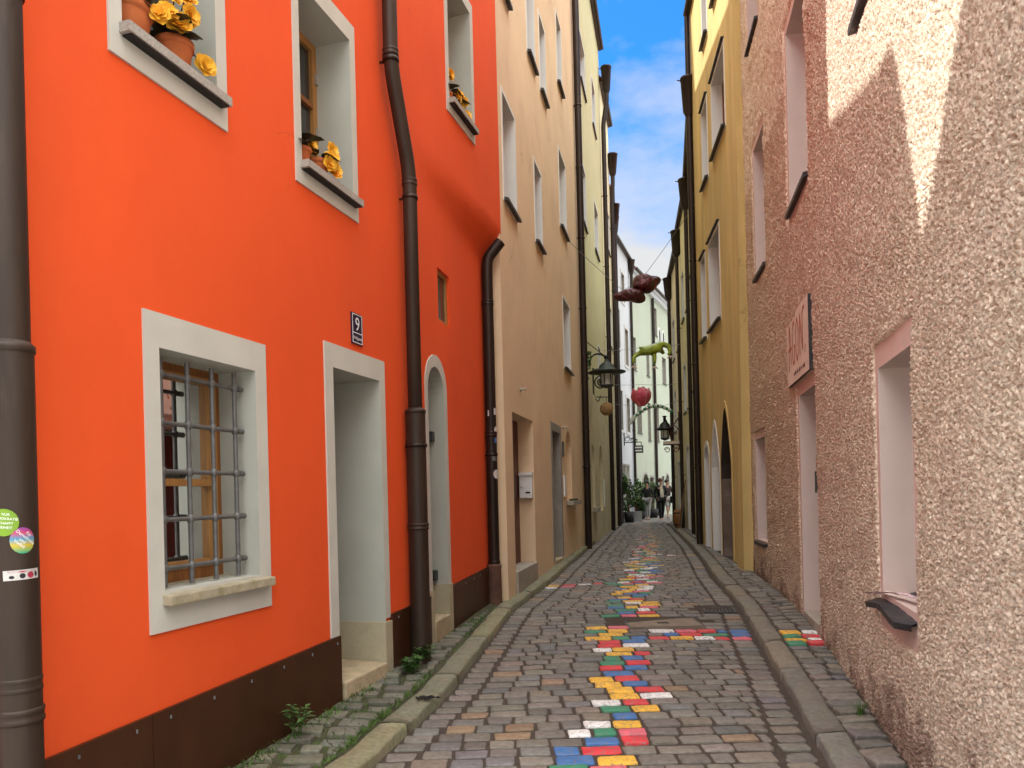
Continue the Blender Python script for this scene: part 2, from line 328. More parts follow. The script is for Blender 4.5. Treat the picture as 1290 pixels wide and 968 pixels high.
class Fac:
    """a house front: plan polyline, s along it, z up, n out of the wall towards the street"""
    def __init__(s, pts, side, off=None): s.p = pts; s.side = side; s.off = off
    def plan(s, q):
        p = s.p; acc = 0
        for i in range(len(p) - 1):
            (x0, y0), (x1, y1) = p[i], p[i + 1]; l = math.hypot(x1 - x0, y1 - y0)
            if q <= acc + l or i == len(p) - 2:
                t = (q - acc) / l; d = ((x1 - x0) / l, (y1 - y0) / l)
                return x0 + (x1 - x0) * t, y0 + (y1 - y0) * t, d
            acc += l
    def length(s): return sum(math.hypot(b[0] - a[0], b[1] - a[1]) for a, b in zip(s.p, s.p[1:]))
    def pt(s, q, z, n=0.):
        x, y, d = s.plan(q)
        if s.off: n = n + s.off(q, z)
        return (x + s.side * d[1] * n, y - s.side * d[0] * n, z)
    def ax(s, q):
        x, y, d = s.plan(q); return Vector((d[0], d[1], 0)), Vector((s.side * d[1], -s.side * d[0], 0))
def fbox(mb, F, s0, s1, z0, z1, n0, n1, m):
    P = F.pt
    mb.hexa([P(s0, z0, n0), P(s1, z0, n0), P(s1, z0, n1), P(s0, z0, n1), P(s0, z1, n0), P(s1, z1, n0), P(s1, z1, n1), P(s0, z1, n1)], m)
def loop(s0, s1, z0, z1, arch=None, rise=.3, k=12):
    """outline from bottom-left up, over and down to bottom-right"""
    if not arch: return [(s0, z0), (s0, z1), (s1, z1), (s1, z0)]
    c, w = (s0 + s1) / 2, (s1 - s0) / 2; zs_ = z1 - rise; pts = [(s0, z0)]
    for i in range(k + 1):
        if arch == 'round':
            a = PI - PI * i / k; pts.append((c + w * math.cos(a), zs_ + rise * math.sin(a)))
        else:
            t = i / k; q = abs(1 - 2 * t); pts.append((s0 + 2 * w * t, zs_ + rise * (1 - q ** 1.7)))
    return pts + [(s1, z0)]
def reveal(mb, F, lp, n0, n1, m, closed=True):
    k = len(lp); 
    for i in range(k if closed else k - 1):
        a, b = lp[i], lp[(i + 1) % k]
        mb.quad(F.pt(*a, n0), F.pt(*b, n0), F.pt(*b, n1), F.pt(*a, n1), m)
def ring(mb, F, lo, li, n0, n1, m, closed=True):
    k = len(lo)
    for i in range(k if closed else k - 1):
        j = (i + 1) % k
        mb.quad(F.pt(*lo[i], n1), F.pt(*lo[j], n1), F.pt(*li[j], n1), F.pt(*li[i], n1), m)
        mb.quad(F.pt(*lo[i], n0), F.pt(*lo[j], n0), F.pt(*lo[j], n1), F.pt(*lo[i], n1), m)
def wallgrid(mb, F, s0, s1, z0, z1, holes, m, ds=.6, dz=.8):
    """front wall of cells with openings left out; a hole is (s0, s1, z0, z1[, arch, rise])"""
    S = {s0, s1}; Z = {z0, z1}
    for h in holes: S |= {h[0], h[1]}; Z |= {h[2], h[3]}
    def fill(A, d):
        A = sorted(a for a in A); out = []
        for a, b in zip(A, A[1:]):
            k = max(1, int(math.ceil((b - a) / d)))
            out += [a + (b - a) * i / k for i in range(k)]
        return out + [A[-1]]
    S = [a for a in fill(S, ds) if s0 - 1e-6 <= a <= s1 + 1e-6]; Z = [a for a in fill(Z, dz) if z0 - 1e-6 <= a <= z1 + 1e-6]
    idx = {}; vs = []
    for i, a in enumerate(S):
        for j, b in enumerate(Z): idx[i, j] = len(vs); vs.append(F.pt(a, b))
    fs = []
    for i in range(len(S) - 1):
        for j in range(len(Z) - 1):
            c, d = (S[i] + S[i + 1]) / 2, (Z[j] + Z[j + 1]) / 2
            if any(h[0] < c < h[1] and h[2] < d < h[3] for h in holes): continue
            fs.append((idx[i, j], idx[i + 1, j], idx[i + 1, j + 1], idx[i, j + 1]))
    mb.add(vs, fs, m, smooth=bool(F.off))
    for h in holes:
        if len(h) > 4 and h[4]:
            lp = loop(*h[:4], h[4], h[5])[1:-1]
            for a, b in zip(lp, lp[1:]): mb.quad(F.pt(*a), F.pt(*b), F.pt(b[0], h[3]), F.pt(a[0], h[3]), m)
def shell(mb, F, s0, s1, z0, z1, m, depth=5.5):
    """side and back walls of the house body behind its front"""
    P = F.pt
    mb.quad(P(s0, z0), P(s0, z1), P(s0, z1, -depth), P(s0, z0, -depth), m)
    mb.quad(P(s1, z0), P(s1, z1), P(s1, z1, -depth), P(s1, z0, -depth), m)
    mb.quad(P(s0, z0, -depth), P(s1, z0, -depth), P(s1, z1, -depth), P(s0, z1, -depth), m)
def roof(house, F, s0, s1, z, over=.1, depth=5.5, h=2.6, gut=True):
    mb = MB(); P = F.pt; zr = z + h; mid = -depth / 2; sl = (h / (depth / 2)); ze = z - sl * over * .3
    for a, b, c, d in ((over, ze, mid, zr), (-depth - over, ze, mid, zr)):
        mb.hexa([P(s0, b, a), P(s1, b, a), P(s1, d, c), P(s0, d, c), P(s0, b + .1, a), P(s1, b + .1, a), P(s1, d + .1, c), P(s0, d + .1, c)], 'roof')
    for q in (s0 + .01, s1 - .01): mb.poly([P(q, z, 0), P(q, zr, mid), P(q, z, -depth)], 'cream')
    # soffit board under the overhang
    fbox(mb, F, s0, s1, ze - .03, ze - .002, .005, over, 'gutter'); mb.build('roof', house)
    if gut:
        g = MB(); g.tube([P(s0, ze + .03, over + .05), P(s1, ze + .03, over + .04)], .045, 'gutter', 10); g.build('gutter', house)
def window(house, F, s0, s1, z0, z1, depth=.22, trim=.07, tm='trim', rm='white_reveal', sill='dark_flash', hood=False, proud=.01, fm='wood', sl=.05, arch=None, rise=.25, pane='pane', drop=0):
    """recessed window: lining and surround, frame with pane, sill"""
    mb = MB(); li = loop(s0, s1, z0, z1, arch, rise); reveal(mb, F, li, proud, -depth, rm)
    if trim: ring(mb, F, loop(s0 - trim, s1 + trim, z0 - trim - drop, z1 + trim, arch, rise), li, 0, proud, tm)
    w = mb.build('window', house)
    f = MB(); g = MB(); t = .055; n = -depth + .03
    if arch:
        ring(f, F, li, loop(s0 + t, s1 - t, z0 + t, z1 - t, arch, rise), -depth, n, fm); g.poly([F.pt(a, b, -depth + .008) for a, b in li], pane)
    else:
        fbox(f, F, s0, s0 + t, z0, z1, -depth, n, fm); fbox(f, F, s1 - t, s1, z0, z1, -depth, n, fm)
        fbox(f, F, s0 + t, s1 - t, z0, z0 + t, -depth, n - .002, fm); fbox(f, F, s0 + t, s1 - t, z1 - t, z1, -depth, n - .002, fm)
        c = (s0 + s1) / 2; fbox(f, F, c - .03, c + .03, z0 + t, z1 - t, -depth, n - .004, fm)
        zz = z0 + (z1 - z0) * .66; fbox(f, F, s0 + t, c - .03, zz - .02, zz + .02, -depth, n - .006, fm); fbox(f, F, c + .03, s1 - t, zz - .02, zz + .02, -depth, n - .006, fm)
        g.poly([F.pt(a, b, -depth + .008) for a, b in li], pane)
    f.build('frame', w); g.build('pane', w)
    if sill:
        k = MB(); P = F.pt; a, b = s0 - trim * .6, s1 + trim * .6; k.hexa([P(a, z0 - .035, -depth * .2), P(b, z0 - .035, -depth * .2), P(b, z0 - .06, sl), P(a, z0 - .06, sl), P(a, z0 + .012, -depth * .2), P(b, z0 + .012, -depth * .2), P(b, z0 - .02, sl), P(a, z0 - .02, sl)], sill); k.build('sill', w)
    if hood:
        k = MB(); fbox(k, F, s0 - .07, s1 + .07, z1 + trim + .01, z1 + trim + .03, .002, .055, 'dark_flash'); k.build('hood', w)
    return w
def doorway(house, F, s0, s1, z0, z1, depth=.35, trim=.1, tm='trim', rm='reveal', dm='door_wood', arch=None, rise=.3, step=True, proud=.012):
    mb = MB(); li = loop(s0, s1, z0, z1, arch, rise); reveal(mb, F, li, proud if trim else 0, -depth, rm, closed=False)
    if trim: ring(mb, F, loop(s0 - trim, s1 + trim, z0, z1 + trim, arch, rise), li, 0, proud, tm, closed=False)
    mb.build('door_surround', house)
    d = MB(); P = F.pt
    d.poly([P(a, b, -depth + .004) for a, b in li], dm)
    k = 4; w = (s1 - s0) / k
    for i in range(k): fbox(d, F, s0 + w * i + .008, s0 + w * (i + 1) - .008, z0 + .03, z1 - (rise if arch else .04), -depth + .01, -depth + .03, dm)
    do = d.build('door', house); h = MB(); fbox(h, F, s0 + .1, s0 + .14, z0 + .95, z0 + 1.1, -depth + .03, -depth + .08, 'iron'); h.build('handle', do)
    if step:
        q = MB(); fbox(q, F, s0 + .004, s1 - .004, z0 - .35, z0, -depth, .02, 'step'); q.build('step', house, bevel=.012)
SKY_STRENGTH = .06; CLOUD_LOW = .2; CLOUD_FILL = 1.35; SKY_TINT = (.2, .74, 1.2); SUN = 2.0; EXPOSURE = 2.05
# ------------------------------------------------------------------ setting: ground, road, kerbs, pavements
def sheet(name, xs_fn, ys, nx, zfn, m, kind='structure'):
    vs = []; fs = []
    for y in ys:
        a, b = xs_fn(y)
        for i in range(nx + 1):
            x = lerp(a, b, i / nx); vs.append((x, y, zfn(x, y)))
    w = nx + 1
    for j in range(len(ys) - 1):
        for i in range(nx): fs.append((j * w + i, j * w + i + 1, (j + 1) * w + i + 1, (j + 1) * w + i))
    mb = MB(); mb.add(vs, fs, m, True); o = mb.build(name); return tag(o, kind=kind)
M['earth'] = mat('pale_square_paving', (.30, .285, .26), .95, var=.3, vs=.5, bs=6, bump=.4, bd=.02)
sheet('ground', lambda y: (-400, 400), [-300, -40, 0, 4.5, 6, 9, 13, 17, 24, 45, 120, 600], 8, lambda x, y: zs(y) - .12, 'earth')
def waves(x, y): return .006 * math.sin(x * 2.1 + y * .9) + .005 * math.sin(y * 1.7 - x * .8)
def roadz(x, y):
    c = (kl(y) + kr(y)) / 2; w = (kr(y) - kl(y)) / 2
    return zs(y) + .03 * (1 - min(1, abs(x - c) / w) ** 2) - .012 + waves(x, y)

class Stones:
    """many rounded setts gathered in one surface, each with its own colour"""
    def __init__(s): s.V = []; s.F = []; s.MI = []; s.C = []; s.n = 0; s.mats = []
    def stone(s, q, z, h, c, m, fine=True, tilt=(0, 0), rnd=.75, dome=.006):
        # q: four plan corners counter-clockwise; superellipse outline between them
        k = 24 if fine else 8; q = [Vector((a, b)) for a, b in q]; ce = sum(q, Vector((0, 0))) / 4
        out = []
        ph = random.random() * 6.3
        for i in range(k):
            a = 2 * PI * (i + .5) / k; ca, sa = math.cos(a), math.sin(a); e = .2 if fine else .35
            u = math.copysign(abs(ca) ** e, ca); v = math.copysign(abs(sa) ** e, sa)
            j = 1 + (.02 * math.sin(3 * a + ph) + .018 * math.sin(5 * a + 2 * ph) if fine else 0)
            u = u * j * .5 + .5; v = v * j * .5 + .5
            out.append(q[0] * (1 - u) * (1 - v) + q[1] * u * (1 - v) + q[2] * u * v + q[3] * (1 - u) * v)
        rings = [(1., -.02), (1., h * .55), (.972, h * .92), (.92, h), (.5, h + dome * .6)] if fine else [(1., -.02), (.93, h * .8), (.75, h)]
        for r, dz in rings:
            for p in out:
                w = ce + (p - ce) * r; d = w - ce
                s.V.append((w.x, w.y, z + dz + tilt[0] * d.x + tilt[1] * d.y + (random.uniform(-.0015, .0015) if fine else 0)))
        s.V.append((ce.x, ce.y, z + rings[-1][1] + .001)); nr = len(rings); b = s.n
        if m not in s.mats: s.mats.append(m)
        k_ = s.mats.index(m)
        for r in range(nr - 1):
            for i in range(k):
                j = (i + 1) % k; s.F.append((b + r * k + i, b + r * k + j, b + (r + 1) * k + j, b + (r + 1) * k + i)); s.MI.append(k_)
        for i in range(k): s.F.append((b + (nr - 1) * k + i, b + (nr - 1) * k + (i + 1) % k, b + nr * k)); s.MI.append(k_)
        nv = nr * k + 1; s.C += [c] * nv; s.n += nv
    def build(s, name):
        me = bpy.data.meshes.new(name); me.from_pydata(s.V, [], s.F)
        for m in s.mats: me.materials.append(M[m])
        me.polygons.foreach_set('material_index', s.MI); me.polygons.foreach_set('use_smooth', [True] * len(s.F))
        at = me.attributes.new('Col', 'FLOAT_COLOR', 'POINT')
        at.data.foreach_set('color', np.array([(c[0], c[1], c[2], 1) for c in s.C], np.float32).ravel())
        o = bpy.data.objects.new(name, me); COL.objects.link(o); o['kind'] = 'structure'; return o
PAL_ST = [(.168, .152, .128)] * 8 + [(.188, .172, .146)] * 6 + [(.142, .131, .114)] * 6 + [(.155, .148, .138)] * 3 + [(.185, .160, .126)] * 3 + [(.235, .165, .108), (.175, .148, .126), (.14, .136, .134)]
def stcol(k=1.):
    c = random.choice(PAL_ST); f = random.uniform(.88, 1.14) * k; return tuple(x * f * random.uniform(.96, 1.04) for x in c)
# the painted line of setts wanders up the middle of the alley
XP = [(4.3, .36), (4.62, .40), (4.8, .66), (5.0, .53), (5.3, .72), (5.65, .85), (6.2, .78), (6.7, .87), (7.3, 1.08), (7.9, 1.00), (8.3, 1.18), (8.9, 1.4), (9.5, 1.45), (10.8, 1.72), (12, 2.0), (14, 2.36), (17, 2.95), (20, 3.5), (24, 4.15), (28, 4.75), (33, 5.6)]
road = Stones()
lastp = [None]
def paint_for(x, y, hw=.215):
    xp = tab(XP, y)
    far = min(1, max(0, (y - 8) / 14))
    if abs(x - xp) < hw + .06 * min(1, max(0, (y - 7) / 5)) and random.random() < .95 - .13 * far: return True
    if 7.50 < y < 7.67 and .75 < x < 2.5: return True
    if 7.67 <= y < 7.82 and 1.3 < x < 2.45: return random.random() < .75
    if 10.9 < y < 11.15 and .4 < x < 1.9: return random.random() < .8
    if 17.3 < y < 17.6 and 2.9 < x < 4.2: return random.random() < .5
    if 15.0 < y < 15.3 and 3.0 < x < 3.7: return random.random() < .5
    return False
def pick_paint(y):
    while True:
        p = random.choices(PAINTS, [4, 4, 4 if y < 8 else 2, 4, 3, 1 if y < 7 else 2])[0]
        if p != lastp[0]: lastp[0] = p; return p
MAN = (1.18, 1.98, 7.90, 8.46)     # inspection cover in the road
DRN = (2.17, 2.52, 8.62, 9.0)      # drain grating by the right kerb
def inside(x, y, r, mx=.06): return r[0] - mx < x < r[1] + mx and r[2] - .05 < y < r[3] + .05
y = 2.6
while y < 41:
    fine = y < 15; d = .150 if y < 12 else (.155 if y < 22 else .21)
    dy = d * random.uniform(.93, 1.08); a, b = kl(y) + .035, kr(y) - .035; ym = y + dy / 2
    ew = .2; spans = []
    spans.append((a, a + ew * random.uniform(.95, 1.03))); spans.append((b - ew * random.uniform(.95, 1.03), b))
    x = a + ew + .025 - (random.random() * .12)
    x = max(x, a + ew + .022)
    while x < b - ew - .05:
        w = random.choice([.16, .19, .21, .23, .25, .22]) * random.uniform(.9, 1.1) * (1 if y < 25 else 1.4)
        if x + w > b - ew - .02 - .07: w = b - ew - .022 - x
        if w > .05: spans.append((x, x + w))
        x += w
    for i, (p, q) in enumerate(spans):
        xm = (p + q) / 2
        if inside(xm, ym, MAN, .09) or inside(xm, ym, DRN, .05): continue
        g = random.uniform(.008, .0125); j = lambda k=.005: random.uniform(-k, k)
        wob = .014 * math.sin(xm * 2.3 + y * .6) + .007 * math.sin(xm * 5.1 - y * 1.3)
        yy0, yy1 = y + g + wob + j(.006), y + dy - g + wob + j(.006)
        quad = [(p + g + j(), yy0 + j()), (q - g + j(), yy0 + j()), (q - g + j(), yy1 + j()), (p + g + j(), yy1 + j())]
        c = stcol(); m = 'cobble'
        if paint_for(xm, ym): m = pick_paint(y)
        road.stone(quad, roadz(xm, ym) + random.uniform(-.003, .003), random.uniform(.010, .015), c, m, fine, (random.uniform(-.025, .025), random.uniform(-.025, .025)))
    y += dy
# sandy bed between the setts, same surface
road.build('cobbled_road')
ys = [2.4 + .5 * i for i in range(79)]
sheet('road_bed', lambda y: (kl(y) - .1, kr(y) + .1), ys, 14, lambda x, y: roadz(x, y) + .003, 'joint')

# kerbs: rows of long granite stones
def kerb(name, T, sgn, y0, y1, tint):
    st = Stones(); y = y0
    while y < y1:
        l = random.uniform(.9, 1.5); ye = min(y + l, y1 + .3); f = tint * random.uniform(.93, 1.07)
        c = tuple(v * f for v in random.choice([(.205, .188, .148), (.185, .173, .145), (.22, .195, .145)]))
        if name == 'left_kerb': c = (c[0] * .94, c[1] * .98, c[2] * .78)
        k = 12; w = .185; jz = random.uniform(-.003, .004); jx = random.uniform(-.003, .003); prof = [(.0, -.12), (.001, .058), (.008, .070), (.022, .076), (.10, .080), (w - .015, .079), (w, .072), (w + .004, -.05)]
        base = st.n
        for i in range(k + 1):
            t = i / k; yy = lerp(y + .005, ye - .005, t); sh = .005 if i in (0, k) else 0
            for (o, h) in prof:
                nz_ = math.sin(yy * 7.3 + o * 60) * .004 + math.sin(yy * 17 + o * 25) * .003; x = T(yy) + sgn * (o + jx) + nz_ + random.uniform(-.003, .003)
                st.V.append((x, yy, zs(yy) + h + jz - (sh * .7 if 0 < h else 0) - (abs(math.sin(yy * 5.1)) ** 8 * .012 if .05 < h < .077 else 0) + random.uniform(-.003, .003))); st.C.append(tuple(v * random.uniform(.94, 1.06) for v in c)); st.n += 1
        n = len(prof)
        for i in range(k):
            for j in range(n - 1): st.F.append((base + i * n + j, base + i * n + j + 1, base + (i + 1) * n + j + 1, base + (i + 1) * n + j)); st.MI.append(0)
        st.F.append(tuple(base + j for j in range(n))); st.MI.append(0); st.F.append(tuple(base + k * n + j for j in range(n))[::-1]); st.MI.append(0)
        y = ye
    st.mats = ['kerbm']; st.build(name)
kerb('left_kerb', kl, -1, 2.4, 29.4, 1.0); kerb('right_kerb', kr, 1, 2.4, 28.6, .86)

# pavements between kerb and house fronts
def pavement(name, edge, wall, y0, y1, bed, zoff, paint=None, gap=.012, tone=1.):
    st = Stones(); y = y0
    while y < y1:
        dy = .155 * random.uniform(.85, 1.12); a, b = sorted((edge(y), wall(y))); ym = y + dy / 2
        x = a + .008
        while x < b - .05:
            w = random.uniform(.15, .24)
            if b - x - w < .09: w = b - x
            j = lambda k=.008: random.uniform(-k, k); g = gap * random.uniform(.7, 1.5); xm = x + w / 2
            if random.random() < .985:
                off = .03 * math.sin(xm * 4)
                quad = [(x + g + j(), y + g + j() + off), (x + w - g + j(), y + g + j() + off), (x + w - g + j(), y + dy - g + j() + off), (x + g + j(), y + dy - g + j() + off)]
                m = paint(xm, ym) if paint else None
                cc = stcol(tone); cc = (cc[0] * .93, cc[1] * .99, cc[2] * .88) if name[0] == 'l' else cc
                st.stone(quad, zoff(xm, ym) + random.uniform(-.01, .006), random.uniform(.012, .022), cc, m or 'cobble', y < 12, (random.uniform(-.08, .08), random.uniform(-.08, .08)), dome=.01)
            x += w
        y += dy
    st.build(name)
    ys = [y0 - .2 + .4 * i for i in range(int((y1 - y0) / .4) + 2)]
    sheet(name + '_bed', lambda y: sorted((edge(y) + (.08 if name[0] == 'l' else -.08), wall(y) + (-.25 if name[0] == 'l' else .25))), ys, 6, lambda x, y: zoff(x, y) - .004, bed)
WL = [(2, -2.28), (2.75, -2.06), (5.35, -1.28), (8.9, -.3), (9.5, -.06), (17.6, 1.67), (25.1, 3.22), (28.3, 3.92), (31, 4.3)]
WR = [(2, 1.45), (3, 1.78), (4, 2.1), (7, 2.86), (9, 3.26), (11.6, 3.66), (11.65, 3.63), (17, 4.25), (20.8, 5.0), (24.5, 5.55), (27, 5.85), (30, 6.2)]
ptL = lambda x, y: (random.choice(['paint_yellow', 'paint_blue', 'paint_green', 'paint_yellow']) if 11.0 < y < 11.3 else None)
def ptR(x, y):
    if 6.95 < y < 7.42 and x < 2.9:
        lastp[0] = {'paint_yellow': 'paint_white', 'paint_white': 'paint_green', 'paint_green': 'paint_red'}.get(lastp[0], 'paint_yellow'); return lastp[0]
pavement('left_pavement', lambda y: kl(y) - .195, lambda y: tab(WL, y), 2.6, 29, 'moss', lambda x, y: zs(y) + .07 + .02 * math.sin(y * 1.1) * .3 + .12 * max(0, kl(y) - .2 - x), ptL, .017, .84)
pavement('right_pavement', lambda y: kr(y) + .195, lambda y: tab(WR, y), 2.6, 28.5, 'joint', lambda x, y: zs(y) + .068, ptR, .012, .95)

# inspection cover and drain: flat ironwork let into the road
mb = MB(); z = roadz(1.58, 8.2) + .012
mb.box((1.58, 8.18, z - .03), (.80, .56, .06), 'cover'); mb.box((1.58, 8.16, z + .002), (.12, .06, .006), 'slot')
for dx in (-.385, .385): mb.box((1.58 + dx, 8.18, z + .001), (.014, .56, .006), 'galv')
for dy in (-.265, .265): mb.box((1.58, 8.18 + dy, z + .001), (.74, .014, .006), 'galv')
M['cover'] = mat('stone_filled_cover', (.20, .165, .125), .85, var=.2, vs=8, bs=70, bump=.6, bd=.004)
tag(mb.build('manhole_cover'), 'rectangular brown manhole cover let into the setts beside the painted line', 'manhole cover')
mb = MB(); z = roadz(2.35, 8.8) + .01; cx, cy = 2.36, 8.81; rr = -.19
def R2d(x, y): return (cx + x * math.cos(rr) - y * math.sin(rr), cy + x * math.sin(rr) + y * math.cos(rr))
for dx, dy, w, h in ((0, -.17, .36, .03), (0, .17, .36, .03), (-.165, 0, .03, .31), (.165, 0, .03, .31)):
    p = R2d(dx, dy); mb.box((p[0], p[1], z - .01), (w, h, .03), 'galv', rr)
for k in range(7): p = R2d(-.126 + .042 * k, 0); mb.box((p[0], p[1], z - .012), (.016, .31, .02), 'galv', rr)
p = R2d(0, 0); mb.box((p[0], p[1], z - .06), (.3, .31, .02), 'slot', rr)
tag(mb.build('drain_grate'), 'dark iron drain grate against the right kerb', 'drain')

# ------------------------------------------------------------------ house fronts in plan
ORA = Fac([(-2.0826, 2.75), (-.2526, 8.85)], 1, lambda s, z: -.20 * min(1.1, max(0, (s - 4.2) / 2.7)) * (1 - sstep(4.53, 4.86, z)))
PEA = Fac([(-.137, 9.16), (1.669, 17.56)], 1); PAL = Fac([(1.65, 17.6), (3.205, 25.1)], 1)
CRE = Fac([(3.205, 25.1), (3.90, 28.3)], 1); QUO = Fac([(3.90, 28.3), (4.30, 30.9)], 1); WHI = Fac([(4.30, 31.0), (5.65, 35.0)], 1); GRE = Fac([(5.65, 35.0), (8.75, 42.0)], 1)
def pinkx(y): return 2.84 + .2205 * (y - 7) - .0165 / 2 * (y - 7) ** 2
PIN = Fac([(pinkx(q * .5), q * .5) for q in range(4, 24)] + [(pinkx(11.65), 11.65)], -1)
YEL = Fac([(3.63, 11.63), (4.224, 17.03)], -1); RCR = Fac([(4.25, 17.05), (5.0, 20.8)], -1); RPA = Fac([(5.0, 20.82), (5.55, 24.5)], -1); REN = Fac([(5.55, 24.52), (5.95, 27), (6.34, 30), (8.7, 33.1), (11.6, 39)], -1)

# ---- the orange house
house = thing('orange_house', (-1.3, 5.35, 0), 'bright orange rendered house with grey window surrounds and a barred ground floor window', 'house')
holes = [(1.12, 1.91, 1.16, 2.385), (.93, 1.62, 3.89, 5.12), (2.49, 3.20, 3.88, 5.10), (5.33, 6.03, 5.70, 7.0), (2.83, 3.57, -.2, 2.55), (4.64, 5.14, -.2, 2.87, 'round', .24), (5.06, 5.46, 3.37, 3.90)]
mb = MB(); wallgrid(mb, ORA, .1, 7.05, -.2, 8.7, holes, 'orange', .16, .12)
P = ORA.pt
top = [(.1, 8.7), (.1, 10.86), (2.16, 8.78), (2.18, 8.8), (2.62, 9.94), (4.75, 10.37), (4.77, 13.4), (7.05, 13.4), (7.05, 8.7)]
mb.poly([P(a, b, 0) for a, b in top], 'orange')
for (a, b) in zip(top, top[1:]):                       # thickness of the gables and the stepped parapet
    if a[1] > 8.7 or b[1] > 8.7: mb.quad(P(*a), P(*b), P(*b, -.35), P(*a, -.35), 'orange')
mb.poly([P(a, b, -.35) for a, b in top], 'orange'); shell(mb, ORA, .1, 7.05, -.2, 8.7, 'orange')
mb.build('wall', house)
for s0, s1, z in ((.15, 2.1, 8.65), (2.2, 4.7, 9.3), (4.85, 7.0, 12.6)):
    r_ = MB()
    r_.hexa([P(s0, z - .1, -.36), P(s1, z - .1, -.36), P(s1, z + .1, -5.6), P(s0, z + .1, -5.6), P(s0, z, -.36), P(s1, z, -.36), P(s1, z + .2, -5.6), P(s0, z + .2, -5.6)], 'roof')
    r_.build('roof', house)
# plinth of brown sheet metal with rivets
def ptop(s): return .555 + .028 * (s - .3)
for s0, s1 in ((.12, 1.0), (1.004, 2.832), (3.665, 4.555), (5.265, 6.2), (6.204, 7.03)):
    mb = MB(); mb.hexa([P(s0, -.2, .001), P(s1, -.2, .001), P(s1, -.2, .022), P(s0, -.2, .022), P(s0, ptop(s0), .001), P(s1, ptop(s1), .001), P(s1, ptop(s1), .022), P(s0, ptop(s0), .022)], 'plinth')
    for q in np.arange(s0 + .12, s1, .33): mb.box(P(q, ptop(q) - .045, .0245), (.009, .006, .018), 'iron', .3)
    mb.build('plinth', house)
# barred window
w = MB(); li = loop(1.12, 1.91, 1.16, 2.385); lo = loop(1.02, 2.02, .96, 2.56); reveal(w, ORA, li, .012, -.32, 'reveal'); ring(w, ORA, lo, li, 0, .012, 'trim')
win = w.build('window', house, 'ground floor window behind a grey iron grille')
f = MB(); t = .06; n0, n1 = -.31, -.25; a, b, c, d = 1.12, 1.91, 1.16, 2.385
t = .045
for q in ((a, a + t, c, d), (b - t, b, c, d), (a + t, b - t, c, c + .07), (a + t, b - t, d - .045, d)): fbox(f, ORA, *q, n0, n1, 'wood')
m_ = (a + b) / 2
for q in ((a + t, a + t + .035, c + .07, d - .045), (b - t - .035, b - t, c + .07, d - .045)): fbox(f, ORA, *q, n0 + .01, n1 + .012, 'wood_light')
for x0, x1 in ((a + t + .035, b - t - .035),):
    for z0, z1 in ((c + .07, c + .11), (1.70, 1.74), (d - .08, d - .045)): fbox(f, ORA, x0, x1, z0, z1, n0 + .01, n1 + .008, 'wood_light')
f.build('frame', win)
g = MB(); g.poly([P(x, z, -.285) for x, z in loop(a + t, b - t, c + .07, d - .045)], 'glass'); g.build('pane', win)
k = MB()
for i in range(26):
    s0 = a + (b - a) * i / 26; s1 = a + (b - a) * (i + 1) / 26; o = .02 * math.sin(i * 1.9)
    if 9 < i < 17: continue
    k.quad(P(s0, c, -.40 + o), P(s1, c, -.40 + .02 * math.sin((i + 1) * 1.9)), P(s1, d, -.40 + .02 * math.sin((i + 1) * 1.9)), P(s0, d, -.40 + o), 'curtain')
k.build('curtain', win)
k = MB(); reveal(k, ORA, loop(a - .3, b + .3, c - .2, d + .2), -.33, -1.2, 'dark_room'); k.poly([P(x, z, -1.2) for x, z in loop(a - .3, b + .3, c - .2, d + .2)], 'dark_room'); k.build('room', win)
k = MB(); k.hexa([P(1.10, 1.105, -.25), P(1.99, 1.105, -.25), P(1.99, 1.088, .065), P(1.10, 1.088, .065), P(1.10, 1.165, -.25), P(1.99, 1.165, -.25), P(1.99, 1.142, .065), P(1.10, 1.142, .065)], 'sand_sill'); k.build('sill', win, bevel=.008)
gr = MB()
for i in range(4):
    s = 1.215 + .2 * i; gr.tube([P(s, 1.17, -.07), P(s, 2.36, -.07)], .0135, 'iron', 8)
for j in range(5):
    z = 1.265 + .252 * j; gr.tube([P(1.125, z, -.072), P(1.855, z, -.072)], .0125, 'iron', 8)
    for i in range(4): gr.lathe(P(1.215 + .2 * i, z, -.07), [(.014, -.022), (.021, -.012), (.022, .012), (.014, .022)], 'iron', 8)
    gr.tube([P(1.845, z, -.072), P(1.885, z, -.072)], .017, 'iron', 8)
gr.build('grille', win)
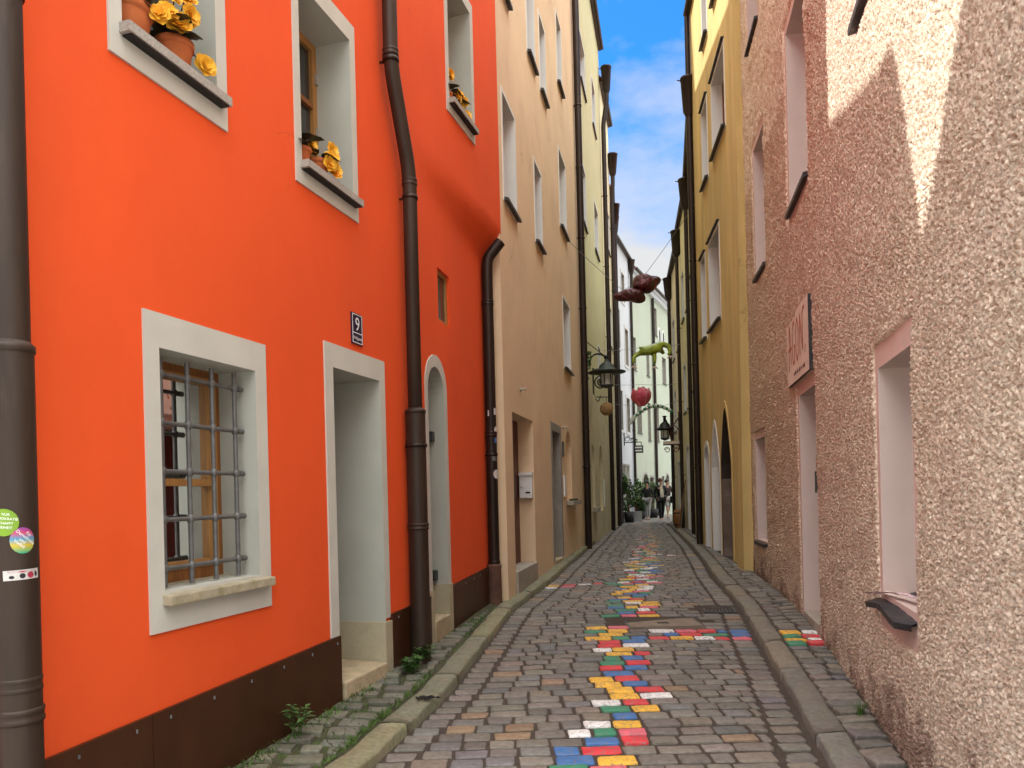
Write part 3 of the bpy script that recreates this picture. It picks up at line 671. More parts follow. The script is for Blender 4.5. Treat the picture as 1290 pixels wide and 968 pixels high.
def upper(s0, s1, z0, z1, to, lab):
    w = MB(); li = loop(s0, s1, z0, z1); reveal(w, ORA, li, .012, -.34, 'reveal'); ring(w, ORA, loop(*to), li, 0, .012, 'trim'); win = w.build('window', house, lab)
    f = MB(); n0, n1 = -.34, -.28
    for q in ((s0, s0 + .06, z0, z1), (s1 - .06, s1, z0, z1), (s0 + .06, s1 - .06, z0, z0 + .07), (s0 + .06, s1 - .06, z1 - .06, z1)): fbox(f, ORA, *q, n0, n1, 'wood_light')
    m_ = (s0 + s1) / 2; fbox(f, ORA, m_ - .05, m_ + .05, z0 + .07, z1 - .06, n0 + .005, n1 + .006, 'wood')
    zz = z0 + .6 * (z1 - z0)
    for x0, x1 in ((s0 + .06, m_ - .05), (m_ + .05, s1 - .06)): fbox(f, ORA, x0, x1, zz - .02, zz + .02, n0 + .005, n1 + .002, 'wood')
    for zz in (z0 + .5, z1 - .3): fbox(f, ORA, s1 - .03, s1 - .004, zz, zz + .08, n1, n1 + .02, 'stone_sill')
    f.build('frame', win); g = MB(); g.poly([P(x, z, -.31) for x, z in li], 'pane'); g.build('pane', win)
    k = MB(); fbox(k, ORA, s0 - .02, s1 + .05, z0 - .045, z0 + .004, -.30, .075, 'stone_sill'); fbox(k, ORA, s0 + .0, s1 + .03, z0 - .054, z0 - .047, .01, .066, 'slot'); k.build('sill', win)
upper(.93, 1.62, 3.89, 5.12, (.85, 1.71, 3.73, 5.26), None); upper(2.49, 3.20, 3.88, 5.10, (2.42, 3.28, 3.73, 5.24), None); upper(5.33, 6.03, 5.70, 7.0, (5.26, 6.12, 5.56, 7.13), None)
# small window without surround
w = MB(); li = loop(5.06, 5.46, 3.37, 3.90); reveal(w, ORA, li, 0, -.06, 'orange'); win = w.build('window', house, 'tiny wood framed window without surround')
f = MB()
for q in ((5.06, 5.10, 3.37, 3.90), (5.42, 5.46, 3.37, 3.90), (5.10, 5.42, 3.37, 3.41), (5.10, 5.42, 3.86, 3.90)): fbox(f, ORA, *q, -.06, -.03, 'wood_light')
f.build('frame', win); g = MB(); g.poly([P(x, z, -.05) for x, z in li], 'pane'); g.build('pane', win)
# front door recess
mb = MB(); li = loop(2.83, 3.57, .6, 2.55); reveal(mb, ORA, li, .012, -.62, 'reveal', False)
lo = loop(2.72, 3.66, .626, 2.72); li = loop(2.83, 3.57, .626, 2.55); ring(mb, ORA, lo, li, 0, .012, 'trim', False)
fbox(mb, ORA, 3.54, 3.665, -.15, .6, -.62, .024, 'base_render'); fbox(mb, ORA, 2.80, 2.829, -.15, .6, -.62, -.002, 'base_render')
mb.build('door_surround', house)
d = MB(); fbox(d, ORA, 2.83, 3.57, .2, 2.55, -.66, -.60, 'door_wood')
for i in range(5): fbox(d, ORA, 2.85 + .142 * i, 2.98 + .142 * i, .3, 2.5, -.60, -.585, 'door_wood')
do = d.build('door', house); h = MB(); fbox(h, ORA, 2.93, 2.97, 1.1, 1.3, -.585, -.54, 'iron'); h.build('handle', do)
k = MB(); k.hexa([P(2.86, -.1, -.6), P(3.54, -.1, -.6), P(3.54, -.1, .05), P(2.86, -.1, .05), P(2.86, .30, -.6), P(3.54, .30, -.6), P(3.54, .285, .04), P(2.86, .285, .04)], 'step'); k.build('step', house, bevel=.015)
# arched side door recess
mb = MB(); li = loop(4.64, 5.14, .72, 2.87, 'round', .24); reveal(mb, ORA, li, .012, -.5, 'reveal', False); ring(mb, ORA, loop(4.57, 5.24, .72, 2.99, 'round', .33), li, 0, .012, 'trim', False)
fbox(mb, ORA, 5.13, 5.255, -.1, .72, -.5, .022, 'base_render'); fbox(mb, ORA, 4.565, 4.65, -.1, .72, -.5, .022, 'base_render'); mb.build('door_surround', house)
d = MB(); d.poly([P(a_, b_, -.48) for a_, b_ in loop(4.64, 5.14, .2, 2.87, 'round', .24)], 'door_wood'); fbox(d, ORA, 4.66, 5.12, .3, 2.5, -.478, -.46, 'door_wood'); d.build('door', house)
k = MB(); fbox(k, ORA, 4.652, 5.128, -.1, .42, -.48, .03, 'step'); k.build('step', house, bevel=.012)
for z in (2.16, .76):
    k = MB(); fbox(k, ORA, 5.06, 5.139, z, z + .10, -.30, -.10, 'galv'); fbox(k, ORA, 5.045, 5.06, z + .02, z + .08, -.29, -.11, 'galv'); k.build('hinge_box', house)
# house number plate: screwed on, its own thing
pl = thing('house_number_plate', P(3.21, 2.9, .01), 'small dark blue enamel plate with white number 9 beside the orange house door', 'sign')
b = MB(); fbox(b, ORA, 3.125, 3.295, 2.78, 3.015, .002, .012, 'enamel')
b.build('plate', pl)
def fframe(F, s, z, n0): return lambda x, y_, n: F.pt(s + x, z + y_, n0 + n)
b = MB(); text_mb(b, '9', .145, fframe(ORA, 3.21, 2.885, .012), 'whitepaint'); text_mb(b, 'Höllgasse', .036, fframe(ORA, 3.21, 2.815, .012), 'whitepaint')
for q in ((3.134, 3.286, 2.788, 2.793), (3.134, 3.286, 3.003, 3.008), (3.134, 3.139, 2.793, 3.003), (3.281, 3.286, 2.793, 3.003), (3.139, 3.281, 2.862, 2.867)): fbox(b, ORA, *q, .0121, .0136, 'whitepaint')
b.build('lettering', pl)

# ---- flower pots on the sills
def pot_mb(mb, c, r, h):
    mb.lathe(c, [(0, .002), (r * .72, .002), (r * .93, h * .78), (r * .93, h * .79), (r * 1.04, h * .80), (r * 1.05, h), (r * .95, h), (r * .9, h * .9)], 'terracotta', 24)
def begonia(c, r, blooms, leaves, name='potted_begonia', label='', h=None, seed=1):
    rnd = random.Random(seed); h = h or r * 1.7
    t = thing(name, c, label, 'potted plant', 'potted begonias on the orange house sills'); c = Vector(c)
    p = MB(); pot_mb(p, c, r, h); po = p.build('pot', t); s = MB(); s.lathe(c, [(0, h * .9), (r * .9, h * .9)], 'soil', 16); s.build('soil', po)
    st = MB(); lf = MB(); cr = c + Vector((0, 0, h * .92))
    for (dx, dy, dz) in blooms:
        e = cr + Vector((dx, dy, dz)); st.tube([cr + Vector((dx * .1, dy * .1, 0)), cr.lerp(e, .5) + Vector((0, 0, .03)), e], .004, 'leafdark', 6)
    def leaf(a, d, size, tilt):
        mid = []; n = 6; up = Vector((0, 0, 1)); dirv = Vector((math.cos(a) * math.cos(tilt), math.sin(a) * math.cos(tilt), math.sin(tilt))); side = dirv.cross(up).normalized(); nn = side.cross(dirv)
        o = cr + dirv * d * .35 + Vector((0, 0, .02)); vs = []
        for i in range(n + 1):
            u = i / n; w = size * .42 * math.sin(PI * min(1, u * .96 + .04)) ** .8 * (1 - .25 * u)
            b_ = o + dirv * size * u - nn * (-.0 + size * .35 * u * u) * -1 * (-1)
            zig = 1 + (.18 if i % 2 else -.05); vs += [b_ - side * w * zig + nn * w * .35, b_, b_ + side * w * zig + nn * w * .35]
        fs = []
        for i in range(n): fs += [(i * 3, i * 3 + 1, i * 3 + 4, i * 3 + 3), (i * 3 + 1, i * 3 + 2, i * 3 + 5, i * 3 + 4)]
        lf.add(vs, fs, 'leafdark', True); st.tube([cr, o], .003, 'leafdark', 5)
    for i in range(leaves): leaf(rnd.uniform(0, 2 * PI), rnd.uniform(.05, .14), rnd.uniform(.09, .165), rnd.uniform(-.1, .9))
    st.build('stems', t); lf.build('leaves', t)
    for (dx, dy, dz) in blooms:
        f = MB(); ce = cr + Vector((dx, dy, dz)); ax = Vector((rnd.uniform(.3, 1), rnd.uniform(-1, -.3), rnd.uniform(-.2, .6))).normalized(); R0 = .062 * rnd.uniform(.8, 1.15)
        q = Vector((0, 0, 1)).rotation_difference(ax)
        for ringi, (np_, rr, el) in enumerate(((6, 1., .12), (6, .82, .55), (5, .6, .9), (4, .38, 1.2))):
            for k in range(np_):
                a = 2 * PI * (k + ringi * .5) / np_ + rnd.uniform(-.2, .2); e2 = el + rnd.uniform(-.15, .15); vs = []
                for i in range(5):
                    u = i / 4
                    for v in (-1, -.4, .4, 1):
                        wid = R0 * rr * .62 * math.sin(PI * (.12 + .8 * u)) ; rad = R0 * rr * u * math.cos(e2 * (1 - .25 * u)); z = R0 * rr * u * math.sin(e2) + R0 * .12 * abs(v) + .004 * math.sin(9 * u + 5 * v + k)
                        pnt = Vector((rad * math.cos(a) - wid * v * math.sin(a), rad * math.sin(a) + wid * v * math.cos(a), z)); vs.append(ce + q @ pnt)
                f.add(vs, [(i * 4 + j, i * 4 + j + 1, i * 4 + j + 5, i * 4 + j + 4) for i in range(4) for j in range(3)], 'petal', True)
        f.build('flower', t)
    return t
ex = Vector((.287, .958, 0)); en = Vector((.958, -.287, 0))
def bl(*L_): return [tuple(ex * a + en * b + Vector((0, 0, c))) for a, b, c in L_]
begonia(P(1.08, 3.895, -.09), .115, bl((.06, .14, -.02), (.14, .12, .05)), 5, label='wide terracotta pot at the left end of the leftmost upper window sill', seed=2)
begonia(P(1.36, 3.895, -.05), .095, bl((-.07, .09, .05), (-.12, .1, .17), (.14, .08, -.05), (.03, .05, .26), (.0, .1, .14)), 16, label='terracotta pot with five yellow blooms on the leftmost upper window sill', seed=3)
begonia(P(2.59, 3.885, -.07), .08, bl((.12, .02, .08),), 8, label='terracotta pot of dark leaves on the sill of the window right of the barred one', seed=4)
begonia(P(2.80, 3.885, -.05), .078, bl((.05, .08, .04), (.06, .09, -.05), (.09, .06, .12), (-.02, .1, -.03)), 3, label='terracotta pot with hanging yellow blooms on the sill left of the bent downpipe', seed=5)
begonia(P(5.46, 5.705, -.08), .075, bl((.0, .05, .2), (.12, .08, .02)), 8, label='terracotta pot with a tall yellow bud on the sill above the jetty', seed=6)
begonia(P(5.70, 5.705, -.07), .07, bl((.04, .08, .05), (.12, .08, -.06), (-.02, .06, .1), (.16, .08, -.1)), 6, label='terracotta pot with drooping yellow blooms on the sill above the jetty', seed=7)

# ---- the peach house
house = thing('peach_house', (.75, 13.3, .3), 'tall peach rendered house between the orange house and the pale yellow one', 'house')
WP = [(.45, 1.15, 8.2, 9.6), (2.57, 3.21, 8.42, 9.9), (3.72, 4.30, 8.42, 9.68), (5.80, 6.42, 9.66, 11.0), (.62, 1.40, 5.42, 6.78), (2.90, 3.53, 5.62, 6.86), (5.70, 6.62, 6.82, 8.28), (5.78, 6.72, 4.08, 5.42)]
mb = MB(); wallgrid(mb, PEA, .30, 8.56, -.1, 14.3, [w_ for w_ in WP] + [(.78, 2.24, -.1, 2.69), (4.02, 4.92, -.1, 2.70), (5.68, 6.5, 1.47, 2.84, 'round', .4)], 'peach'); shell(mb, PEA, .30, 8.56, -.1, 14.3, 'peach'); mb.build('wall', house); roof(house, PEA, .30, 8.56, 14.3)
for w_ in WP: window(house, PEA, *w_, depth=.2, trim=.05, tm='white_reveal', sl=.07)
P = PEA.pt
mb = MB(); li = loop(.78, 2.24, .40, 2.69); reveal(mb, PEA, li, 0, -.27, 'peach', False); mb.build('door_surround', house)
d = MB(); fbox(d, PEA, .785, 2.235, .5, 2.685, -.27, -.23, 'door_wood'); fbox(d, PEA, 1.5, 1.52, .6, 2.6, -.23, -.215, 'door_wood'); d.build('door', house)
k = MB(); fbox(k, PEA, .79, 2.23, .0, .60, -.26, .03, 'wallfoot'); k.build('step', house, bevel=.01)
doorway(house, PEA, 4.02, 4.92, .45, 2.70, .3, .14, 'grey_stone', 'grey_stone', 'door_wood')
mb = MB(); reveal(mb, PEA, loop(5.68, 6.5, 1.47, 2.84, 'round', .4), 0, -.14, 'peach'); mb.poly([P(a, b, -.14) for a, b in loop(5.68, 6.5, 1.47, 2.84, 'round', .4)], 'peach'); mb.build('niche', house)
mb = MB(); fbox(mb, PEA, 5.62, 6.95, 1.38, 1.46, .001, .14, 'wallfoot'); fbox(mb, PEA, 5.9, 6.6, 1.461, 1.5, .02, .1, 'moss'); mb.build('ledge', house)
mb = MB(); fbox(mb, PEA, 5.2, 5.34, 2.3, 2.58, .001, .02, 'galv'); mb.build('plaque', house)
mb = MB(); fbox(mb, PEA, 5.27, 5.47, 1.55, 1.95, .001, .03, 'sheet_white'); mb.build('intercom', house)
for q, z in ((1.35, 3.05), (5.35, 2.85)):
    mb = MB(); mb.lathe(P(q, z, .004), [(.03, 0), (.03, .012), (.012, .02), (.012, .05), (.03, .07), (.0, .08)], 'wallfoot', 10, axis=PEA.ax(q)[1]); mb.build('wall_knob', house)
# letter box on the far cheek of the door recess
mx = thing('mailbox', P(2.2, 1.75, -.12), 'white metal mailbox on the cheek of the peach door recess', 'mailbox')
b = MB(); b.hexa([P(2.13, 1.55, -.205), P(2.235, 1.55, -.205), P(2.235, 1.55, -.015), P(2.13, 1.55, -.015), P(2.13, 1.88, -.205), P(2.235, 1.88, -.205), P(2.235, 1.88, -.015), P(2.13, 1.88, -.015)], 'sheet_white'); b.build('body', mx, bevel=.008)
b = MB(); fbox(b, PEA, 2.11, 2.237, 1.882, 1.93, -.21, -.01, 'sheet_white'); b.build('lid', mx)
b = MB(); fbox(b, PEA, 2.124, 2.129, 1.62, 1.645, -.11, -.04, 'slot'); fbox(b, PEA, 2.124, 2.129, 1.70, 1.715, -.18, -.165, 'slot'); b.build('slot', mx)

# ---- the pale yellow house with a bulging lower storey
house = thing('pale_yellow_house', (2.4, 21.3, .3), 'pale yellow house with rough upper walls behind the left street lantern', 'house')
WY = [(1.62, 2.84, 12.1, 13.3), (4.8, 5.8, 12.45, 13.8), (.98, 2.28, 8.4, 9.86), (4.6, 5.85, 8.72, 10.1), (.35, 1.5, 4.5, 5.82), (4.75, 5.5, 4.9, 5.9)]
mb = MB(); wallgrid(mb, PAL, 0, 7.65, -.1, 16.2, WY + [(.45, 1.0, .4, 3.0, 'round', .3), (1.6, 2.25, 1.25, 2.85, 'round', .35), (3.6, 4.6, 1.1, 2.95, 'round', .5)], 'pale_yellow'); shell(mb, PAL, 0, 7.65, -.1, 16.2, 'pale_yellow'); mb.build('wall', house); roof(house, PAL, 0, 7.65, 16.2)
for w_ in WY: window(house, PAL, *w_, depth=.2, trim=.06, tm='white_reveal')
P = PAL.pt; mb = MB(); k = 16
hl = [(.45, 1.0, .4, 3.0, 'round', .3), (1.6, 2.25, 1.25, 2.85, 'round', .35), (3.6, 4.6, 1.1, 2.95, 'round', .5)]
LOW = Fac([PAL.pt(0, 0, .06)[:2], PAL.pt(7.65, 0, .06)[:2]], 1); wallgrid(mb, LOW, 0, 7.6, -.1, 3.3, hl, 'pale_low')
arc = [(7.6 * i / k, 3.3 + (.95 if i == 0 else .95 - .8 * (i / k) ** 2.2 + .0)) for i in range(k + 1)]
mb.poly([LOW.pt(0, 3.3)] + [LOW.pt(7.6, 3.3)] + [LOW.pt(a, b) for a, b in arc[::-1]], 'pale_low')
for a, b in zip(arc, arc[1:]): mb.quad(LOW.pt(*a), LOW.pt(*b), LOW.pt(*b, -.055), LOW.pt(*a, -.055), 'pale_low')
mb.build('lower_wall', house)
for h in hl:
    mb = MB(); li = loop(*h); reveal(mb, LOW, li, 0, -.16, 'pale_low'); mb.poly([LOW.pt(a, b, -.16) for a, b in li], 'pale_low' if h[2] > 1 else 'door_wood'); mb.build('niche' if h[2] > 1 else 'door', house)
mb = MB(); fbox(mb, LOW, 1.5, 2.4, 1.13, 1.22, .001, .12, 'wallfoot'); mb.build('ledge', house)
mb = MB(); fbox(mb, LOW, 4.75, 4.95, 1.2, 2.0, .001, .03, 'sheet_white'); mb.build('intercom', house)

# ---- further houses on the left
house = thing('cream_house', (3.55, 26.7, .3), 'cream slice of a house beyond the pale yellow one', 'house')
WC = [(.5, 1.4, 10.2, 11.6), (1.9, 2.7, 10.2, 11.6), (.5, 1.4, 6.8, 8.2), (1.9, 2.7, 6.8, 8.2), (1.0, 1.8, 3.8, 5.1)]
mb = MB(); wallgrid(mb, CRE, 0, 3.26, -.1, 15.2, WC, 'cream'); shell(mb, CRE, 0, 3.26, -.1, 15.2, 'cream'); mb.build('wall', house); roof(house, CRE, 0, 3.26, 15.2)
for w_ in WC: window(house, CRE, *w_, depth=.2, trim=.05)
doorway(house, CRE, .6, 1.6, .4, 2.6, .3, .1, 'grey_stone', 'grey_stone')
house = thing('grey_quoined_house', (4.1, 29.6, .3), 'narrow grey stone house with white jointed blocks between dark downpipes', 'house')
mb = MB(); wallgrid(mb, QUO, 0, 2.62, .9, 12.9, [], 'blocks'); shell(mb, QUO, 0, 2.62, -.1, 12.9, 'blocks'); fbox(mb, QUO, 0, 2.62, -.1, .9, -.3, .06, 'wallfoot'); mb.build('wall', house); roof(house, QUO, 0, 2.62, 12.9)
house = thing('white_house', (4.97, 33, .3), 'white rendered house behind the shrubs at the bend of the alley', 'house')
WW = [(.45, 1.3, 7.7, 9.3), (2.5, 3.25, 7.2, 8.8), (.55, 1.5, 4.25, 5.9), (2.5, 3.25, 4.25, 5.75), (1.9, 2.6, 9.9, 11.1)]
mb = MB(); wallgrid(mb, WHI, 0, 4.2, -.1, 12.2, WW + [(.35, 1.05, 1.3, 2.75), (1.2, 1.9, 1.3, 2.75), (2.05, 2.75, 1.3, 2.75)], 'white'); shell(mb, WHI, 0, 4.2, -.1, 12.2, 'white'); mb.build('wall', house); roof(house, WHI, 0, 4.2, 12.2)
for w_ in WW: window(house, WHI, *w_, depth=.15, trim=.12, tm='stickwhite', rm='grey_stone', proud=.03, fm='grey_stone', sill=None)
for w_ in [(.35, 1.05, 1.3, 2.75), (1.2, 1.9, 1.3, 2.75), (2.05, 2.75, 1.3, 2.75)]: window(house, WHI, *w_, depth=.12, trim=.07, tm='grey_stone', proud=.03, fm='grey_stone', sill=None)
house = thing('pale_green_house', (7.1, 38.5, .3), 'pale green house with two oval attic windows closing the view', 'house')
WG = [(2.8, 3.4, 7.35, 8.6), (6.3, 7.2, 7.4, 8.8), (.75, 1.6, 4.4, 5.9), (2.8, 3.4, 4.15, 6.0), (4.4, 5.2, 4.2, 6.0), (4.75, 5.25, 9.7, 11.1), (5.6, 6.1, 1.3, 2.4), (.2, .8, 7.3, 8.8), (7.9, 8.7, 7.4, 8.8), (9.2, 10, 4.4, 5.9)]
WA = [(1.5, 2.55, .35, 2.45, 'round', .5), (6.5, 7.2, .6, 2.5, 'round', .35)]
mb = MB(); wallgrid(mb, GRE, 0, 12, -.1, 11.5, WG + WA + [(3.0, 3.7, .35, 2.3)], 'green'); shell(mb, GRE, 0, 12, -.1, 11.5, 'green'); mb.build('wall', house)
roof(house, GRE, 0, 12, 11.9, over=.3)
mb = MB(); fbox(mb, GRE, 0, 12, 11.5, 11.7, -.1, .14, 'white'); fbox(mb, GRE, 0, 12, 11.7, 11.85, -.1, .26, 'white'); mb.build('cornice', house)
for w_ in WG: window(house, GRE, *w_, depth=.18, trim=.05, tm='green', rm='grey_stone', fm='grey_stone')
for q in (5.75, 6.65):
    mb = MB(); lo = [(q + .26 * math.cos(a), 9.75 + .5 * math.sin(a)) for a in np.linspace(0, 2 * PI, 20, endpoint=False)]; li = [(q + .19 * math.cos(a), 9.75 + .42 * math.sin(a)) for a in np.linspace(0, 2 * PI, 20, endpoint=False)]
    ring(mb, GRE, lo, li, 0, .04, 'white_reveal'); w = mb.build('window', house, 'oval attic window'); mb = MB(); mb.poly([GRE.pt(a, b, .012) for a, b in li], 'pane'); mb.build('pane', w)
for h in WA:
    mb = MB(); li = loop(*h); reveal(mb, GRE, li, .03, -.2, 'grey_stone', False); ring(mb, GRE, loop(h[0] - .1, h[1] + .1, h[2], h[3] + .1, 'round', h[5] + .08), li, 0, .03, 'grey_stone', False); do = mb.build('door_surround', house)
    mb = MB(); mb.poly([GRE.pt(a, b, -.18) for a, b in li], 'clothnavy' if h[0] < 3 else 'pane'); mb.build('door', house)
doorway(house, GRE, 3.0, 3.7, .35, 2.3, .15, .1, 'grey_stone', 'grey_stone')
# ---- the pink roughcast house: its render is modelled as real lumps
house = thing('pink_house', (2.9, 7, 0), 'pink house in coarse lumpy roughcast with a red lettered board over its door', 'house')
PH = [(1.95, 2.93, .72, 2.47), (5.24, 6.34, -.3, 2.70), (8.66, 9.66, .80, 2.44), (5.33, 6.62, 4.46, 6.66), (8.22, 9.22, 4.50, 6.50), (8.42, 9.42, 7.86, 9.4), (2.52, 3.31, 4.58, 6.2)]
def bandnoise(n, lo, hi, seed):
    r = np.random.default_rng(seed); f = np.fft.fft2(r.standard_normal((n, n))); k = np.hypot(*np.meshgrid(np.fft.fftfreq(n) * n, np.fft.fftfreq(n) * n))
    w = np.exp(-((k - (lo + hi) / 2) / ((hi - lo) / 2)) ** 2); a = np.real(np.fft.ifft2(f * w)); return a / a.std()
NT = 1536; PER = 6.4
tile = (.7 + .12 * bandnoise(NT, 3, 16, 9)) * bandnoise(NT, 155, 330, 3) + .6 * bandnoise(NT, 300, 530, 4)
tile = 1 / (1 + np.exp(-3.0 * tile)); slow = bandnoise(NT, 2, 14, 5) * .004
def axis(segs, edges):
    A = []
    for a, b, d in segs: A += list(np.arange(a, b - d * .3, d))
    A.append(segs[-1][1]); A = np.array(A)
    for e in edges: A[np.argmin(abs(A - e))] = e
    return A
S_END = PIN.length()
sa = axis([(.3, 5.0, .009), (5.0, 7.2, .013), (7.2, S_END, .02)], [e for h in PH for e in h[:2]])
za = axis([(-.3, 3., .0095), (3., 6., .013), (6., 10.6, .03)], [e for h in PH for e in h[2:] if e > -.3])
px_ = np.array([PIN.plan(q)[:2] for q in sa]); dd = np.array([PIN.plan(q)[2] for q in sa]); dd = np.gradient(px_, axis=0); dd /= np.linalg.norm(dd, axis=1)[:, None]
SS, ZZ = np.meshgrid(sa, za, indexing='ij')
ii = ((SS / PER * NT)) % NT; jj = ((ZZ / PER * NT)) % NT
i0, j0 = ii.astype(int), jj.astype(int); fi, fj = ii - i0, jj - j0; i1, j1 = (i0 + 1) % NT, (j0 + 1) % NT; i0 %= NT; j0 %= NT
def bil(t): return t[i0, j0] * (1 - fi) * (1 - fj) + t[i1, j0] * fi * (1 - fj) + t[i0, j1] * (1 - fi) * fj + t[i1, j1] * fi * fj
hh = np.maximum(.0045, bil(tile) * .024 + bil(slow) * .8 + .005)
for h in PH:
    hh[((SS > h[0] - 1e-4) & (SS < h[1] + 1e-4) & (ZZ > h[2] - 1e-4) & (ZZ < h[3] + 1e-4))] = .0023      # the render feathers out onto the smooth trim
X = px_[:, 0][:, None] - dd[:, 1][:, None] * hh; Y = px_[:, 1][:, None] + dd[:, 0][:, None] * hh
co = np.stack([X - 2.9, Y - 7, ZZ], -1).reshape(-1, 3).astype(np.float32)
ni, nj = SS.shape; cs, cz = (sa[:-1] + sa[1:]) / 2, (za[:-1] + za[1:]) / 2
keep = np.ones((ni - 1, nj - 1), bool)
for h in PH: keep &= ~((cs > h[0])[:, None] & (cs < h[1])[:, None] & (cz > h[2])[None, :] & (cz < h[3])[None, :])
gi, gj = np.nonzero(keep); a = gi * nj + gj; quads = np.stack([a, a + 1, a + nj + 1, a + nj], 1).astype(np.int32)
me = bpy.data.meshes.new('wall'); me.vertices.add(len(co)); me.vertices.foreach_set('co', co.ravel()); nq = len(quads)
me.loops.add(nq * 4); me.loops.foreach_set('vertex_index', quads.ravel()); me.polygons.add(nq)
me.polygons.foreach_set('loop_start', np.arange(nq, dtype=np.int32) * 4); me.polygons.foreach_set('loop_total', np.full(nq, 4, np.int32)); me.polygons.foreach_set('use_smooth', np.ones(nq, bool))
me.update(calc_edges=True); me.materials.append(M['roughcast']); wo = bpy.data.objects.new('wall', me); COL.objects.link(wo); wo.parent = house
P = PIN.pt
mb = MB(); wallgrid(mb, PIN, -.6, .302, -.3, 10.6, [], 'roughcast'); shell(mb, PIN, -.6, S_END, -.3, 10.6, 'roughcast'); mb.build('side_wall', house)
mb = MB()
for a, b in ((-.6, 0), (0, 3.3), (3.3, 6.6), (6.6, S_END - .01)): mb.hexa([P(a, 10.6, .25), P(b, 10.6, .25), P(b, 13, -3), P(a, 13, -3), P(a, 10.7, .25), P(b, 10.7, .25), P(b, 13.1, -3), P(a, 13.1, -3)], 'roof'); mb.hexa([P(a, 10.6, -5.8), P(b, 10.6, -5.8), P(b, 13, -3), P(a, 13, -3), P(a, 10.7, -5.8), P(b, 10.7, -5.8), P(b, 13.1, -3), P(a, 13.1, -3)], 'roof')
mb.build('roof', house)
def pwin(op, tr, sillpts=True, lab=None, depth=.26):
    s0, s1, z0, z1 = op; w = MB(); li = loop(*op); n = 6
    def sub(lp):
        out = []
        for (a, b), (c, d) in zip(lp, lp[1:] + lp[:1]):
            for i in range(n): out.append((lerp(a, c, i / n), lerp(b, d, i / n)))
        return out
    reveal(w, PIN, sub(li), .002, -depth, 'pinkreveal'); ring(w, PIN, sub(loop(tr[0] - .22, tr[1] + .22, tr[2] - .12, tr[3] + .12)), sub(li), -.03, .002, 'pinktrim'); win = w.build('window', house, lab)
    f = MB(); t = .06
    for q in ((s0, s0 + t, z0, z1), (s1 - t, s1, z0, z1), (s0 + t, s1 - t, z0, z0 + t), (s0 + t, s1 - t, z1 - t, z1), ((s0 + s1) / 2 - .04, (s0 + s1) / 2 + .04, z0 + t, z1 - t)): fbox(f, PIN, *q, -depth, -depth + .05, 'white_reveal')
    f.build('frame', win); g = MB(); g.poly([P(a, b, -depth + .01) for a, b in li], 'pane'); g.build('pane', win)
    if sillpts:
        k = MB(); e = .02; k.hexa([P(s0 - e, z0 - .03, -.2), P(s1 + e, z0 - .03, -.2), P(s1 + e, z0 - .075, .055), P(s0 - e, z0 - .075, .055), P(s0 - e, z0 + .015, -.2), P(s1 + e, z0 + .015, -.2), P(s1 + e, z0 - .03, .055), P(s0 - e, z0 - .03, .055)], 'dark_flash'); k.build('sill', win)
    return win
win = pwin((2.05, 2.86, .93, 2.33), PH[0], False, 'ground floor window with torn sill flashing')
k = MB(); rows = []
for i in range(9):
    t = i / 8; s = lerp(2.04, 2.93, t); row = []
    for j in range(6):
        u = j / 5; n = lerp(-.24, .085 + .012 * math.sin(t * 7) - .45 * max(0, .12 - t), u); row.append(P(s, .95 - .07 * u - .010 * u * math.sin(t * 6 + 1) + .004 * math.sin(j * 2 + i * 1.7), n))
    rows.append(row)
vs = [p for r in rows for p in r]; fs = [(i * 6 + j, i * 6 + j + 1, i * 6 + j + 7, i * 6 + j + 6) for i in range(8) for j in range(5)]; k.add(vs, fs, 'dark_flash')
k.add([(p[0], p[1], p[2] - .012) for p in vs], fs, 'dark_flash')
for r0, r1 in zip(rows, rows[1:]): k.quad(r0[5], r1[5], (r1[5][0], r1[5][1], r1[5][2] - .035), (r0[5][0], r0[5][1], r0[5][2] - .035), 'dark_flash')
k.build('torn_sill', win)
pwin((8.76, 9.57, .86, 2.33), PH[2]); pwin((5.40, 6.54, 4.62, 6.56), PH[3]); pwin((8.28, 9.15, 4.62, 6.42), PH[4]); pwin((8.48, 9.35, 7.98, 9.3), PH[5]); pwin((2.60, 3.24, 4.72, 6.1), PH[6])
mb = MB(); li = [(a, b) for a, b in loop(5.33, 6.27, -.3, 2.57)]
reveal(mb, PIN, li, .002, -.5, 'pinkreveal', False); ring(mb, PIN, loop(5.02, 6.56, -.3, 2.85), li, -.03, .002, 'pinktrim', False); mb.build('door_surround', house)
d = MB(); fbox(d, PIN, 5.33, 6.27, .1, 2.57, -.5, -.45, 'door_wood'); d.build('door', house); k = MB(); fbox(k, PIN, 5.335, 6.265, -.2, .30, -.5, .01, 'wallfoot'); k.build('step', house, bevel=.01)
k = MB(); fbox(k, PIN, 5.28, 5.31, 1.55, 1.75, .01, .03, 'galv'); k.build('bell', house)
k = MB(); k.lathe(P(5.6, 2.57, -.2), [(.02, 0), (.02, -.06), (.05, -.08), (.05, -.16), (0, -.18)], 'black_iron', 12); k.build('porch_lamp', house)
